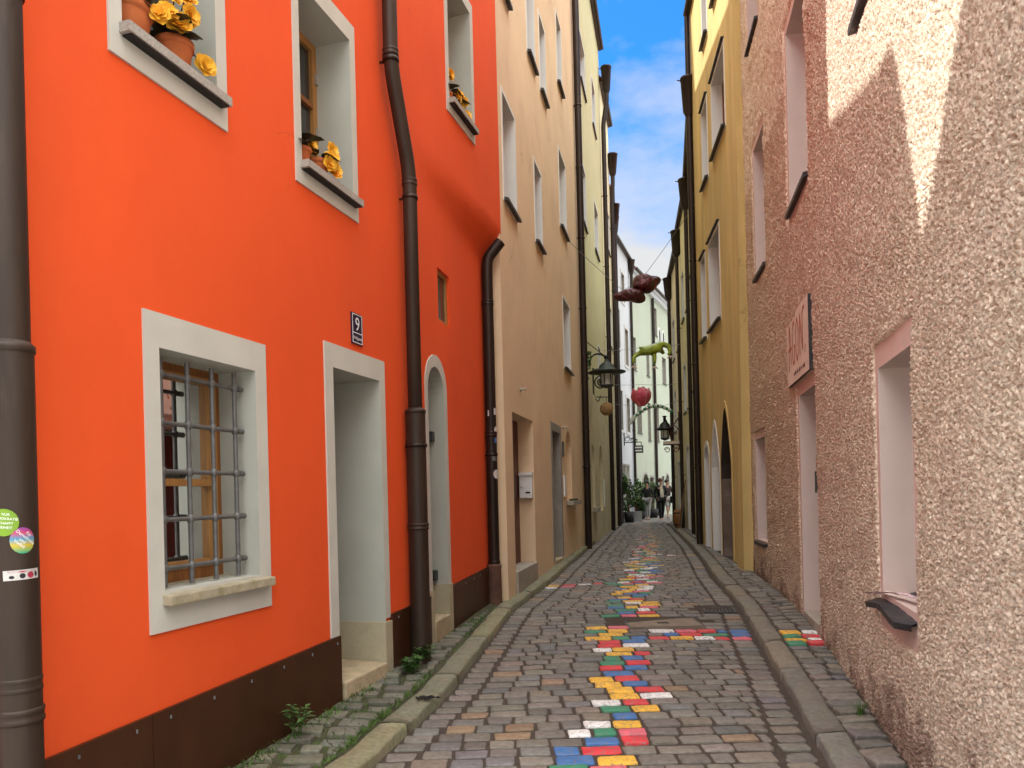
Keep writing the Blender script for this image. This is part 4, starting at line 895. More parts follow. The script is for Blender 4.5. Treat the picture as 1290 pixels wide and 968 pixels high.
# board over the door
sg = thing('shop_board', P(5.95, 3.05, .05), 'pinkish board with tall thin rust red letters over the pink house door', 'sign')
SGN = Fac([PIN.pt(5.30, 0)[:2], PIN.pt(6.62, 0)[:2]], -1); P = lambda q, z, n=0.: SGN.pt((q - 5.30), z, n)
b = MB(); ol = [(5.30, 2.71), (5.30, 3.42), (5.98, 3.42), (5.98, 3.40), (6.0, 3.37), (6.62, 3.37), (6.62, 2.71)]
b.poly([P(x, z, .055) for x, z in ol], 'signboard'); b.poly([P(x, z, .018) for x, z in ol], 'dark_flash')
for p, q in zip(ol, ol[1:] + ol[:1]): b.quad(P(*p, .018), P(*q, .018), P(*q, .055), P(*p, .055), 'dark_flash')
b.build('board', sg)
b = MB()
def stroke(pts, w=.017): 
    for (x0, z0), (x1, z1) in zip(pts, pts[1:]):
        l = math.hypot(x1 - x0, z1 - z0) or 1; nx, nz = -(z1 - z0) / l * w, (x1 - x0) / l * w
        b.quad(P(6.55 - x0 - nx, z0 + nz, .0575), P(6.55 - x1 - nx, z1 + nz, .0575), P(6.55 - x1 + nx, z1 - nz, .0575), P(6.55 - x0 + nx, z0 - nz, .0575), 'signpaint')
stroke([(.08, 2.86), (.12, 3.31), (.16, 3.33), (.22, 2.92)]); stroke([(.04, 3.08), (.26, 3.09)])           # A
stroke([(.46, 3.29), (.40, 3.34), (.33, 3.26), (.31, 3.02), (.36, 2.90), (.44, 2.92), (.46, 3.08), (.40, 3.08)])   # G
stroke([(.62, 3.33), (.55, 3.24), (.54, 2.99), (.60, 2.90), (.68, 2.98), (.69, 3.24), (.62, 3.33)])      # O
stroke([(.78, 2.92), (.79, 3.33), (.93, 2.95), (.94, 3.30), (1.0, 3.36), (1.06, 3.34)])                     # N with a tail
stroke([(1.06, 2.93), (1.06, 2.90)], .012); stroke([(1.06, 2.97), (1.10, 2.97), (1.06, 2.93)], .007)
b.build('lettering', sg)
b = MB()
for i, (x, w) in enumerate(((.36, .05), (.44, .09), (.58, .06), (.68, .10), (.83, .05), (.92, .12))):
    z = 2.775; fbox(b, SGN, 1.25 - x - w, 1.25 - x, z, z + .012, .0565, .0575, 'signsmall')
    for q in np.arange(x, x + w, .018): fbox(b, SGN, 1.25 - q - .007, 1.25 - q, z, z + random.uniform(.025, .045), .0565, .0576, 'signsmall')
b.build('small_lettering', sg)
P = PIN.pt
# crumpled paper lying on the torn sill
pp = MB(); vs = []
for i in range(12):
    t = i / 11; s = lerp(2.07, 2.97, t); w = lerp(.035, .03, t)
    for j, o in enumerate((-1, -.35, .3, 1)):
        vs.append(P(s, .958 - .045 * t + .004 * math.sin(i * 2.3 + j * 1.9) + .009 * (j % 2) + .03 * math.sin(PI * t) , lerp(-.12, .06, t) + w * o * .9))
pp.add(vs, [(i * 4 + j, i * 4 + j + 1, i * 4 + j + 5, i * 4 + j + 4) for i in range(11) for j in range(3)], 'paper')
tag(pp.build('crumpled_paper'), 'crumpled pink and grey paper strip lying across the torn window sill', 'paper')

# ---- ochre house and the houses beyond on the right
house = thing('ochre_house', (3.9, 14.3, .3), 'weathered ochre yellow house with three arched doors', 'house')
RW = [(1.28, 2.62, 7.8, 9.15), (2.2, 3.45, 4.75, 6.4), (3.25, 3.95, 7.75, 9.25), (3.95, 4.55, 4.75, 6.4), (2.95, 3.55, 10.4, 11.7), (1.2, 2.2, 10.4, 11.7)]
RD = [(1.5, 2.55, .34, 3.07, 'point', 1.0), (2.8, 3.7, .36, 2.85, 'point', .8), (4.1, 4.72, .38, 2.52, 'round', .3)]
mb = MB(); wallgrid(mb, YEL, 0, 5.4, -.1, 12.2, RW + [(h[0], h[1], -.1, h[3], h[4], h[5]) for h in RD], 'yellow', .4); shell(mb, YEL, 0, 5.4, -.1, 12.2, 'yellow'); mb.build('wall', house); roof(house, YEL, 0, 5.4, 12.2, over=.05)
P = YEL.pt; mb = MB(); mb.hexa([P(0, -.1, .001), P(.62, -.1, .001), P(.55, -.1, .12), P(0, -.1, .12), P(0, 12.1, .001), P(.5, 12.1, .001), P(.42, 12.1, .03), P(0, 12.1, .03)], 'yellow'); mb.build('buttress', house)
for w_ in RW: window(house, YEL, *w_, depth=.22, trim=.06, tm='white_reveal', hood=True, sl=.08)
for h, dm, rm in zip(RD, ('grey_stone', 'white_reveal', 'grey_stone'), ('deep_shade', 'white_reveal', 'white_reveal')):
    mb = MB(); li = loop(*h); reveal(mb, YEL, li, .012, -.3, rm, False); ring(mb, YEL, loop(h[0] - .08, h[1] + .08, h[2], h[3] + .12, h[4], h[5] + .05), li, 0, .012, 'yellow' if h[0] < 2 else 'white_reveal', False); mb.build('door_surround', house)
    mb = MB(); mb.poly([P(a, b, -.28) for a, b in li], dm if h[0] > 2 else 'door_wood'); mb.build('door', house)
mb = MB(); fbox(mb, YEL, 1.505, 2.545, .2, 1.74, -.279, -.16, 'door_jamb'); fbox(mb, YEL, 2.47, 2.545, .2, 1.8, -.16, .005, 'door_jamb'); fbox(mb, YEL, 1.505, 1.58, .2, 1.8, -.16, .005, 'door_jamb'); mb.build('door_panel', house)
house = thing('cream_corner_house', (4.6, 19, .3), 'cream house just past the ochre one, a hopper downpipe on its far end', 'house')
RW = [(.8, 1.6, 7.2, 8.6), (2.2, 3.0, 7.2, 8.6), (.8, 1.6, 4.2, 5.6), (2.2, 3.0, 4.2, 5.6)]
mb = MB(); wallgrid(mb, RCR, 0, 3.82, -.1, 10.1, RW + [(1.2, 2.1, -.1, 2.6)], 'cream'); shell(mb, RCR, 0, 3.82, -.1, 10.1, 'cream'); mb.build('wall', house); roof(house, RCR, 0, 3.82, 10.1, over=.05)
for w_ in RW: window(house, RCR, *w_, depth=.2, trim=.06, tm='white_reveal')
doorway(house, RCR, 1.2, 2.1, .4, 2.6, .3, 0)
house = thing('cream_low_house', (5.3, 22.7, .3), 'cream house with a red iron lantern bracket at its far end', 'house')
RW = [(.6, 1.3, 6.8, 8.2), (2.0, 2.8, 6.8, 8.2), (.6, 1.3, 4.0, 5.4), (2.0, 2.8, 4.0, 5.4)]
mb = MB(); wallgrid(mb, RPA, 0, 3.72, -.1, 9.9, RW + [(1.6, 2.4, -.1, 2.9)], 'cream'); shell(mb, RPA, 0, 3.72, -.1, 9.9, 'cream'); mb.build('wall', house); roof(house, RPA, 0, 3.72, 9.9, over=.05)
for w_ in RW: window(house, RPA, *w_, depth=.2, trim=.06, tm='white_reveal')
doorway(house, RPA, 1.6, 2.4, .4, 2.9, .3, .08, 'white_reveal', 'white_reveal', 'wood')
house = thing('cream_end_house', (5.85, 27.2, .3), 'last house on the right before the alley turns', 'house')
RW = [(1.0, 1.8, 6.4, 7.8), (3.0, 3.8, 6.4, 7.8), (1.0, 1.8, 3.8, 5.2), (3.0, 3.8, 3.8, 5.2)]
mb = MB(); wallgrid(mb, REN, 0, 5.5, -.1, 9.6, RW + [(2.0, 2.9, -.1, 2.6)], 'cream'); shell(mb, REN, 0, 5.5, -.1, 9.6, 'cream'); mb.build('wall', house); roof(house, REN, 0, 5.5, 9.6, over=.05)
for w_ in RW: window(house, REN, *w_, depth=.2, trim=.06, tm='white_reveal')
doorway(house, REN, 2.0, 2.9, .4, 2.6, .3, .08, 'white_reveal', 'white_reveal', 'wood')

# ------------------------------------------------------------------ downpipes
def drainpipe(label, path, r, F=None, collars=(), brackets=(), hopper=None, m='pipe', foot=None, group='downpipes along the house fronts', r2=None, zr2=None):
    base = Vector(path[-1]); t = thing('drainpipe', base, label, 'downpipe', group)
    def smooth(pts):
        pts = [Vector(p) for p in pts]; out = [pts[0]]
        for a, b, c in zip(pts, pts[1:], pts[2:]):
            d1, d2 = (a - b), (c - b); k = min(.16, d1.length * .4, d2.length * .4); p0, p2 = b + d1.normalized() * k, b + d2.normalized() * k
            for i in range(6):
                u = i / 5; out.append(p0 * (1 - u) ** 2 + b * 2 * u * (1 - u) + p2 * u * u)
        return out + [pts[-1]]
    mb = MB()
    if r2:
        top = [p for p in path if p[2] >= zr2]; a = Vector(top[-1]); c = Vector((a.x, a.y, zr2)); mb.tube(smooth(top + [tuple(c)]), r, m, 20); 
        b = Vector((path[-1][0], path[-1][1], zr2 + .06)); mb.tube([b, path[-1]], r2, m, 24); mb.lathe(b, [(r * .9, .02), (r2, 0), (r2 * 1.07, -.004), (r2 * 1.07, -.03), (r2, -.034)], m, 24)
    else: mb.tube(smooth(path), r, m, 20)
    mb.build('pipe', t)
    for (x, y, z, rr) in collars:
        c = MB(); c.lathe((x, y, z), [(rr, -.03), (rr * 1.09, -.026), (rr * 1.09, -.012), (rr * 1.05, -.008), (rr * 1.05, .008), (rr * 1.09, .012), (rr * 1.09, .026), (rr, .03)], m, 24); c.build('collar', t)
    for (x, y, z, rr, dx, dy) in brackets:
        c = MB(); c.lathe((x, y, z), [(rr, -.015), (rr * 1.12, -.015), (rr * 1.12, .015), (rr, .015)], 'pipe_dark', 20); c.tube([(x, y, z), (x + dx, y + dy, z)], .01, 'pipe_dark', 6); c.build('bracket', t)
    if hopper:
        (x, y, z0, z1, w0, w1) = hopper; h = MB(); h.lathe((x, y, 0), [(r, z0 - .12), (w0, z0), (w1, z1 - .05), (w1 * 1.06, z1 - .045), (w1 * 1.06, z1), (w1 * .92, z1), (w0 * .9, z0 + .05), (0, z0 + .05)], m, 20); h.tube([(x - w1, y, z1 - .06), (x - w1 - .08, y, z1 - .04)], .012, m, 6); h.build('hopper', t)
    if foot: 
        x, y, z0, z1, rr = foot; c = MB(); c.lathe((x, y, 0), [(rr, z0), (rr * 1.02, z0 + .1), (rr * .97, z1 - .05), (rr * 1.05, z1 - .02), (rr * 1.05, z1), (r, z1 + .01)], 'copper', 20); c.build('foot', t)
    return t
def col(F, s, n, z, r, dn=None):
    p = F.pt(s, z, n); return (p[0], p[1], z, r)
def brk(F, s, n, z, r):
    p = F.pt(s, z, n); q = F.pt(s, z, 0); return (p[0], p[1], z, r, q[0] - p[0], q[1] - p[1])
O = ORA.pt
s_ = .235
near = drainpipe('fat brown downpipe at the left edge with two round stickers on it', [O(s_, 9, .095), O(s_, 2.2, .095), O(s_, -.1, .095)], .068, collars=[col(ORA, s_, .095, .80, .078), col(ORA, s_, .095, .92, .074)], brackets=[brk(ORA, s_, .095, 3.6, .068)], r2=.078, zr2=2.17)
drainpipe('brown downpipe with a sideways bend between the two door recesses', [O(3.74, 9.9, .1), O(3.74, 5.18, .1), O(4.06, 4.42, .1), O(4.06, 2.3, .1), O(4.06, .0, .1)], .062, collars=[col(ORA, 3.74, .1, 5.28, .062), col(ORA, 4.06, .1, 4.33, .062), col(ORA, 4.06, .1, 1.35, .086)], brackets=[brk(ORA, 3.74, .1, 5.22, .062), brk(ORA, 4.06, .1, 4.2, .062), brk(ORA, 4.06, .1, 2.05, .086)], r2=.086, zr2=2.3)
px2 = drainpipe('dark downpipe under the orange jetty with small stickers and a rusty foot', [O(6.87, 4.70, .14), O(6.81, 4.50, .09), O(6.80, 4.35, .08), O(6.80, .5, .08)], .068, m='pipe_dark', collars=[col(ORA, 6.8, .08, 3.95, .068), col(ORA, 6.8, .08, 2.35, .068), col(ORA, 6.8, .08, .78, .068)], foot=(*O(6.8, .5, .08)[:2], .2, .76, .085), brackets=[brk(ORA, 6.8, .08, 2.1, .068)])
Q = PEA.pt
drainpipe('tall straight dark red downpipe between the peach and pale yellow houses', [Q(8.35, 14.2, .1), Q(8.35, .2, .1)], .078, m='pipe_dark', collars=[col(PEA, 8.35, .1, 3.0, .078), col(PEA, 8.35, .1, 9.0, .078)], brackets=[brk(PEA, 8.35, .1, z, .078) for z in (2.2, 5.8, 7.4, 10.4)])
def hopperpipe(label, F, s, n, ztop, zh0, zh1, w0, w1, r=.075, zb=.2, sb=None, nb=None, m='pipe_dark', eave=None):
    a = F.pt(s, 0, n); b = F.pt(sb if sb is not None else s, 0, nb if nb is not None else n); pts = []
    if (sb is not None and sb != s) or nb is not None: pts = [(a[0], a[1], zh0), (a[0], a[1], zh0 - .35), (b[0], b[1], zh0 - 1.1), (b[0], b[1], zb)]
    else: pts = [(a[0], a[1], zh0), (a[0], a[1], zb)]
    t = drainpipe(label, pts, r, m=m, hopper=(a[0], a[1], zh0, zh1, w0, w1), brackets=[(b[0], b[1], z, r, *(np.array(F.pt(sb if sb is not None else s, 0, 0)[:2]) - np.array(b[:2]))) for z in np.arange(2.1, zh0 - 1.5, 2.3)])
    if eave:
        c = MB(); c.tube([(a[0], a[1], zh1 - .1), (a[0], a[1], eave)], r * .8, m, 14); c.build('inlet_pipe', t)
    return t
hopperpipe('downpipe with a black hopper at the far end of the pale yellow house', PAL, 7.5, .25, 15, 14.75, 15.5, .12, .17, .075, nb=.12)
hopperpipe('downpipe with a black hopper at the far end of the cream slice house', CRE, 2.95, .16, 14, 13.3, 14.0, .13, .19, .075, nb=.1)
hopperpipe('near downpipe of the grey block house, a hopper under its eave', QUO, 1.0, .17, 13, 12.0, 12.65, .13, .19, .075, nb=.1)
hopperpipe('far downpipe of the grey block house beside the white wall', QUO, 2.45, .14, 12.7, 12.1, 12.7, .12, .18, .075)
hopperpipe('grey downpipe with a hopper between the white and pale green houses', WHI, 3.9, .14, 12, 11.6, 12.15, .11, .17, .065, nb=.09)
g = GRE.pt; drainpipe('thin dark downpipe in the middle of the pale green front', [g(4.05, 11.4, .1), g(4.05, .3, .1)], .075, m='pipe_dark', brackets=[brk(GRE, 4.05, .1, z, .075) for z in (3, 6, 9)])
hopperpipe('downpipe with the largest hopper at the far end of the ochre house', YEL, 5.3, .07, 12, 10.0, 10.75, .13, .17, .07, eave=12.1)
hopperpipe('downpipe with the second largest hopper on the right side', RCR, 3.45, .08, 10, 9.25, 9.95, .13, .18, .055)
hopperpipe('downpipe below the hopper with a worn white outlet on the right side', RPA, 3.1, .11, 9.9, 9.05, 9.75, .13, .17, .055)
hopperpipe('downpipe with the lowest hopper, last on the right side', REN, 4.0, .10, 9.6, 8.85, 9.55, .14, .2, .065)
g = YEL.pt
# stickers on the two near pipes curve round them, so they are parts of them
def sticker(parent, c, r, ang0, z0, w, h, mname, shape='disc', tilt=0, name='sticker', label=None, k=20):
    mb = MB(); cx, cy = c
    def onp(u, v): a = ang0 + u / r; return (cx + (r + .0012) * math.cos(a), cy + (r + .0012) * math.sin(a), z0 + v)
    def rot(u, v): return u * math.cos(tilt) - v * math.sin(tilt), u * math.sin(tilt) + v * math.cos(tilt)
    if shape == 'disc':
        vs = [onp(0, 0)]; fs = []; R_ = 5
        for j in range(1, R_ + 1):
            for i in range(k): a = 2 * PI * i / k; vs.append(onp(w * j / R_ * math.cos(a), h * j / R_ * math.sin(a)))
        for i in range(k): fs.append((0, 1 + i, 1 + (i + 1) % k))
        for j in range(R_ - 1):
            for i in range(k): fs.append((1 + j * k + i, 1 + (j + 1) * k + i, 1 + (j + 1) * k + (i + 1) % k, 1 + j * k + (i + 1) % k))
        mb.add(vs, fs, mname, True)
    else:
        n = 10; vs = []
        for i in range(n + 1):
            for v in (-h, h): u, q = rot(-w + 2 * w * i / n, v); vs.append(onp(u, q))
        mb.add(vs, [(2 * i, 2 * i + 2, 2 * i + 3, 2 * i + 1) for i in range(n)], mname, True)
    o = mb.build(name, parent, label); return o, (lambda x, y, n=0: (lambda a: (cx + (r + .0018 + n * .2) * math.cos(a), cy + (r + .0018 + n * .2) * math.sin(a), z0 + y))(ang0 + x / r)), rot
pc = O(s_, 1, .095)[:2]; face = math.atan2(-pc[1], -pc[0])
st, fr, _ = sticker(near, pc, .078, face - .50, 1.545, .052, .052, 'stickgreen', label='lime green round sticker with white slogan', name='sticker')
tm = MB(); tl = math.radians(-6)
for i, (w_, z_) in enumerate((('NUR', .026), ('DEMOKRATIE', .010), ('SCHAFFT', -.007), ('FREIHEIT', -.023))):
    text_mb(tm, w_, .0135, lambda x, y, n, z_=z_: fr(.006 + x * math.cos(tl) - (y + z_) * math.sin(tl), x * math.sin(tl) + y + z_, n), 'whitepaint')
tm.build('lettering', st)
st, fr2, _ = sticker(near, pc, .078, face + .30, 1.475, .043, .050, 'rainbow', label='rainbow round sticker with white slogan')
tm = MB(); tl = math.radians(-42)
for w_, z_ in (('Für', .026), ('Demokratie', .010), ('und', -.007), ('Vielfalt', -.022)):
    text_mb(tm, w_, .0165, lambda x, y, n, z_=z_: fr2(x * math.cos(tl) - (y + z_) * math.sin(tl), x * math.sin(tl) + (y + z_) * math.cos(tl), n), 'whitepaint')
tm.build('lettering', st)
st, fr3, _ = sticker(near, pc, .078, face + .25, 1.345, .064, .019, 'stickwhite', 'rect', math.radians(2), label='torn white strip sticker with red print')
tm = MB()
for (x, y, w_, h_, mm) in ((.0, .012, .10, .006, 'stickred'), (.0, -.004, .02, .02, 'stickblack'), (-.035, -.008, .018, .012, 'stickblack'), (.028, -.002, .024, .024, 'stickred'), (.05, .0, .012, .02, 'stickblack')):
    n_ = 14; tm.add([fr3(x, y, .001)] + [fr3(x + w_ / 2 * math.cos(2 * PI * i / n_), y + h_ / 2 * math.sin(2 * PI * i / n_), .001) for i in range(n_)], [(0, 1 + i, 1 + (i + 1) % n_) for i in range(n_)], mm)
tm.build('print', st)
pc = O(6.8, 1, .08)[:2]; face = math.atan2(-pc[1], -pc[0])
for da, z, w_, h_, mm, sh in ((.95, 2.62, .022, .04, 'stickwhite', 'rect'), (1.05, 2.40, .03, .038, 'stickwhite', 'disc'), (1.0, 2.27, .026, .03, 'stickblue', 'rect'), (.45, 2.05, .025, .028, 'iron', 'rect'), (.9, 1.86, .045, .055, 'stickwhite', 'disc'), (-.4, 2.6, .008, .035, 'stickwhite', 'rect')):
    sticker(px2, pc, .068, face + da, z, w_, h_, mm, sh)

# ------------------------------------------------------------------ lanterns and signs
def lantern_body(t, c, m, rg, hg, hood):
    c = Vector(c); b = MB(); b.lathe(c, [(rg * 1.1, 0), (rg * 1.1, .03), (rg * .95, .035), (rg * .95, .0)], m, 16)
    for k in range(6): a = 2 * PI * k / 6; b.tube([c + Vector((rg * math.cos(a), rg * math.sin(a), .02)), c + Vector((rg * math.cos(a), rg * math.sin(a), hg))], .012, m, 6)
    b.lathe(c, [(rg * .2, -.05), (rg * .9, -.01), (rg * 1.1, 0)], m, 16); b.build('cage', t)
    g_ = MB(); g_.lathe(c, [(rg * .93, .03), (rg * .93, hg)], 'lampglass', 16); g_.build('glass', t)
    h = MB(); h.lathe(c, [(rg, hg - .01), (hood, hg + .03), (hood * 1.0, hg + .045), (rg * 1.35, hg + .10), (rg * 1.15, hg + .21), (rg * .35, hg + .30), (rg * .3, hg + .36), (0, hg + .38)], m, 24); h.build('hood', t)
lp = Vector((2.36, 18.4, 4.17)); wp = Vector(PAL.pt(.45, 4.6, .01))
t = thing('street_lantern', wp, 'street lantern with a wide flat hood hanging from a curved arm on the left', 'lantern')
lantern_body(t, lp, 'verdigris', .15, .30, .46)
a = MB(); top = lp + Vector((0, 0, .70)); pts = []
for i in range(15):
    u = i / 14; pts.append(Vector(PAL.pt(.2, 4.45, .02)).lerp(top, u) + Vector((0, 0, .22 * math.sin(PI * u))))
a.tube(pts, .022, 'black_iron', 8); a.tube([top, lp + Vector((0, 0, .66))], .02, 'black_iron', 8); a.tube([Vector(PAL.pt(.2, 5.25, .0)), top], .01, 'black_iron', 6)
a.lathe(top, [(0, -.05), (.06, -.02), (.06, .02), (0, .06)], 'black_iron', 10); a.build('arm', t)
t = thing('hanging_sign', PAL.pt(3.6, 4.2, .01), 'round woven wooden disc hanging under the left street lantern', 'sign')
dc = Vector((2.68, 21.1, 3.92)); b = MB(); b.lathe(dc + Vector((0, .03, 0)), [(0, 0), (.12, .004), (.165, 0), (.185, .02), (.185, .05), (0, .05)], 'hay', 24, axis=(-.1, -1, 0)); b.build('disc', t)
b = MB(); wq = Vector(PAL.pt(3.55, 4.25, .0)); e = dc + Vector((.05, 0, .33)); b.tube([wq, e], .014, 'black_iron', 6); b.tube([e - Vector((.05, 0, 0)), dc + Vector((0, 0, .18))], .008, 'black_iron', 6); b.build('bracket', t)
t = thing('iron_bracket', PAL.pt(2.9, 4.5, .01), 'green patinated scroll bracket on the pale yellow wall', 'bracket')
b = MB(); pts = []
for i in range(40):
    q = i / 39; a_ = q * 4.2 * PI; r_ = .20 * (1 - q * .8); c_ = Vector(PAL.pt(2.9, 4.55, .22)); ax_, nn = PAL.ax(2.9); pts.append(c_ + nn * r_ * math.cos(a_) + Vector((0, 0, r_ * math.sin(a_))))
b.tube(pts, .022, 'verdigris', 6); b.tube([PAL.pt(2.9, 4.95, .02), PAL.pt(2.9, 4.05, .02)], .025, 'verdigris', 6); b.tube([PAL.pt(2.9, 4.9, .02), PAL.pt(2.9, 4.95, .5)], .02, 'verdigris', 6); b.tube([PAL.pt(2.9, 4.15, .02), PAL.pt(2.9, 4.05, .15), PAL.pt(2.9, 4.2, .2)], .02, 'verdigris', 6); b.build('scroll', t)
# right lantern
lp = Vector((5.27, 26.0, 3.38)); wp = Vector(REN.pt(1.5, 3.8, .01))
t = thing('street_lantern', wp, 'street lantern with a chimney top on a rusty bracket at the right', 'lantern'); lantern_body(t, lp, 'black_iron', .14, .30, .32)
b = MB(); b.lathe(lp, [(.05, .58), (.05, .76), (.075, .76), (.075, .79), (0, .80)], 'black_iron', 10); b.build('chimney', t)
a = MB(); e = lp + Vector((.1, 0, .05)); a.tube([REN.pt(1.5, 4.15, 0), lp + Vector((.2, 0, .35)), lp + Vector((0, 0, .74))], .025, 'clay_red', 8); a.tube([REN.pt(1.5, 3.1, 0), lp + Vector((.2, 0, .0)), lp + Vector((.16, 0, .3))], .03, 'clay_red', 8); a.tube([REN.pt(1.5, 3.0, .03), REN.pt(1.5, 4.3, .03)], .03, 'clay_red', 8)
pts = [lp + Vector((.32 + .12 * math.cos(q), 0, .3 + .14 * math.sin(q))) for q in np.linspace(0, 5.5, 16)]; a.tube(pts, .016, 'clay_red', 6); a.build('arm', t)
t = thing('hanging_sign', REN.pt(.4, 3.0, .01), 'scrolled iron sign with a pale board below the right street lantern', 'sign')
b = MB(); b.tube([REN.pt(.4, 3.12, 0), REN.pt(.4, 3.12, .62)], .02, 'black_iron', 6); c_ = Vector(REN.pt(.4, 2.95, .35)); ax_, nn = REN.ax(.4)
for s__ in (-1, 1):
    pts = [c_ + nn * (s__ * .14 + .1 * math.cos(q) * (1 - q / 14)) + Vector((0, 0, .1 * math.sin(q) * (1 - q / 14))) for q in np.linspace(0, 9, 26)]; b.tube(pts, .013, 'clay_red', 6)
b.build('bracket', t); b = MB(); fbox(b, REN, .37, .43, 3.14, 3.24, .1, .62, 'signboard'); b.build('board', t)
t = thing('hanging_sign', WHI.pt(1.7, 3.7, .01), 'small black sign with two white lines on a scrolled arm at the white house', 'sign')
b = MB(); ax_, nn = WHI.ax(1.7); b.tube([WHI.pt(1.7, 3.72, 0), WHI.pt(1.7, 3.72, .72)], .022, 'black_iron', 6); b.tube([WHI.pt(1.7, 3.6, .02), WHI.pt(1.7, 4.15, .02)], .022, 'black_iron', 6)
for cc, rr in ((.16, .13), (.36, .085), (.52, .055)):
    pts = [Vector(WHI.pt(1.7, 3.74 + rr, cc)) + nn * rr * math.cos(q) * (1 - q / 16) + Vector((0, 0, rr * math.sin(q) * (1 - q / 16))) for q in np.linspace(0, 9, 26)]; b.tube(pts, .014, 'black_iron', 6)
b.build('bracket', t)
b = MB(); sc_ = Vector(WHI.pt(1.7, 3.42, .62)); b.box(sc_, (.40, .05, .32), 'black_iron'); b.tube([sc_ + Vector((-.12, 0, .15)), sc_ + Vector((-.12, 0, .31))], .01, 'black_iron', 5); b.tube([sc_ + Vector((.12, 0, .15)), sc_ + Vector((.12, 0, .31))], .01, 'black_iron', 5); b.build('board', t, bevel=.02)
b = MB()
for dz in (.065, -.065):
    for k in range(5): b.box(sc_ + Vector((-.115 + .058 * k, -.029, dz + .006 * (k % 2))), (.045, .006, .065), 'whitepaint')
b.build('lettering', t)

# ------------------------------------------------------------------ art hung across the alley
def evalmesh(o, name, mats, parent, label=None):
    dg = bpy.context.evaluated_depsgraph_get(); dg.update(); me = bpy.data.meshes.new_from_object(o.evaluated_get(dg)); me.name = name
    old = o.data; bpy.data.objects.remove(o); bpy.data.meshes.remove(old)
    me.materials.clear()
    for m in mats: me.materials.append(M[m])
    for p in me.polygons: p.use_smooth = True
    n = bpy.data.objects.new(name, me); COL.objects.link(n)
    if parent is not None: n.parent = parent; BASE[n.name] = Vector((0, 0, 0))
    if label: n['label'] = label
    return n
def skinmesh(name, verts, edges, radii, m, parent, root=0, levels=2, label=None, loc=(0, 0, 0)):
    """one continuous body grown round a skeleton; verts are relative to the parent's base"""
    me = bpy.data.meshes.new(name); me.from_pydata([Vector(v) + Vector(loc) for v in verts], edges, []); o = bpy.data.objects.new(name, me); COL.objects.link(o)
    sk = o.modifiers.new('Skin', 'SKIN'); sk.use_smooth_shade = True
    for i, v in enumerate(me.skin_vertices[0].data):
        r = radii[i]; v.radius = r if isinstance(r, tuple) else (r, r); v.use_root = (i == root)
    ss = o.modifiers.new('Sub', 'SUBSURF'); ss.levels = levels; ss.render_levels = levels
    return evalmesh(o, name, [m], parent, label)
def blob(name, c, size, m, parent, seed, crumple=.18, tips=(), seg=4, label=None):
    bm = bmesh.new(); bmesh.ops.create_icosphere(bm, subdivisions=seg, radius=1.); r = random.Random(seed); dirs = [(Vector((r.gauss(0, 1), r.gauss(0, 1), r.gauss(0, 1))).normalized(), r.uniform(0, 6)) for _ in range(9)]
    for v in bm.verts:
        d = v.co.normalized(); k = 1 + crumple * sum(math.sin(4.5 * d.dot(q) + f) for q, f in dirs) / 4 + crumple * .35 * sum(abs(math.sin(9 * d.dot(q) + f)) for q, f in dirs[:4]) / 4
        for td, amt, sharp in tips: k += amt * max(0, d.dot(Vector(td).normalized())) ** sharp
        v.co = Vector((d.x * size[0], d.y * size[1], d.z * size[2])) * k + Vector(c)
    me = bpy.data.meshes.new(name); bm.to_mesh(me); bm.free(); me.materials.append(M[m])
    for p in me.polygons: p.use_smooth = True
    o = bpy.data.objects.new(name, me); COL.objects.link(o); o.parent = parent; BASE[o.name] = Vector((0, 0, 0))
    if label: o['label'] = label
    return o
t = thing('hanging_sculpture', (3.45, 20, 6.89), 'crinkled dark red two lobed sculpture hung highest over the alley', 'sculpture', 'art hung on wires across the alley')
blob('upper_lobe', (.17, 0, .17), (.30, .26, .23), 'darkred', t, 5, .16, (((1, 0, .45), .45, 6),)); blob('lower_lobe', (-.15, .03, -.11), (.31, .24, .2), 'darkred', t, 8, .18, (((-1, 0, -.15), .6, 9), ((.6, 0, -.8), .2, 6)))
t = thing('hanging_sculpture', (4.32, 23, 5.80), 'green frog sculpture with pink feet hung over the alley', 'sculpture', 'art hung on wires across the alley')
V = [(.0, 0, .08), (.22, 0, .18), (-.18, -.05, .03), (-.30, -.08, .02),  # body: mid, rump, chest, head
     (-.40, -.05, -.02), (-.56, -.12, -.16), (-.58, -.16, -.36),          # left arm
     (.02, -.12, -.04), (.06, -.2, -.18), (.04, -.22, -.40),              # right arm
     (.34, .0, .24), (.52, -.05, .16), (.54, -.08, -.04), (.46, -.08, -.10), (.30, .15, .1), (.42, .2, -.02)]
E_ = [(0, 1), (0, 2), (2, 3), (2, 4), (4, 5), (5, 6), (2, 7), (7, 8), (8, 9), (1, 10), (10, 11), (11, 12), (12, 13), (1, 14), (14, 15)]
skinmesh('body', V, E_, [(.21, .15), (.17, .13), (.20, .15), (.19, .11), .085, .06, .045, .085, .06, .045, .10, .085, .055, .04, .085, .05], 'frogskin', t)
for nm, c_ in (('foot', (-.58, -.17, -.41)), ('foot', (.04, -.23, -.45)), ('foot', (.53, -.1, -.12))):
    c_ = Vector(c_); vv = [c_]; ee = []; rr = [.04]
    for k in (-1, 0, 1): vv += [c_ + Vector((.05 * k, -.03, -.05)), c_ + Vector((.09 * k, -.05, -.10))]; ee += [(0, len(vv) - 2), (len(vv) - 2, len(vv) - 1)]; rr += [.018, .02]
    skinmesh(nm, vv, ee, rr, 'frogfoot', t, levels=1)
for sx in (-.36, -.26): blob('eye', (sx, -.14, .12), (.045, .045, .045), 'frogskin', t, 3, .02, seg=2)
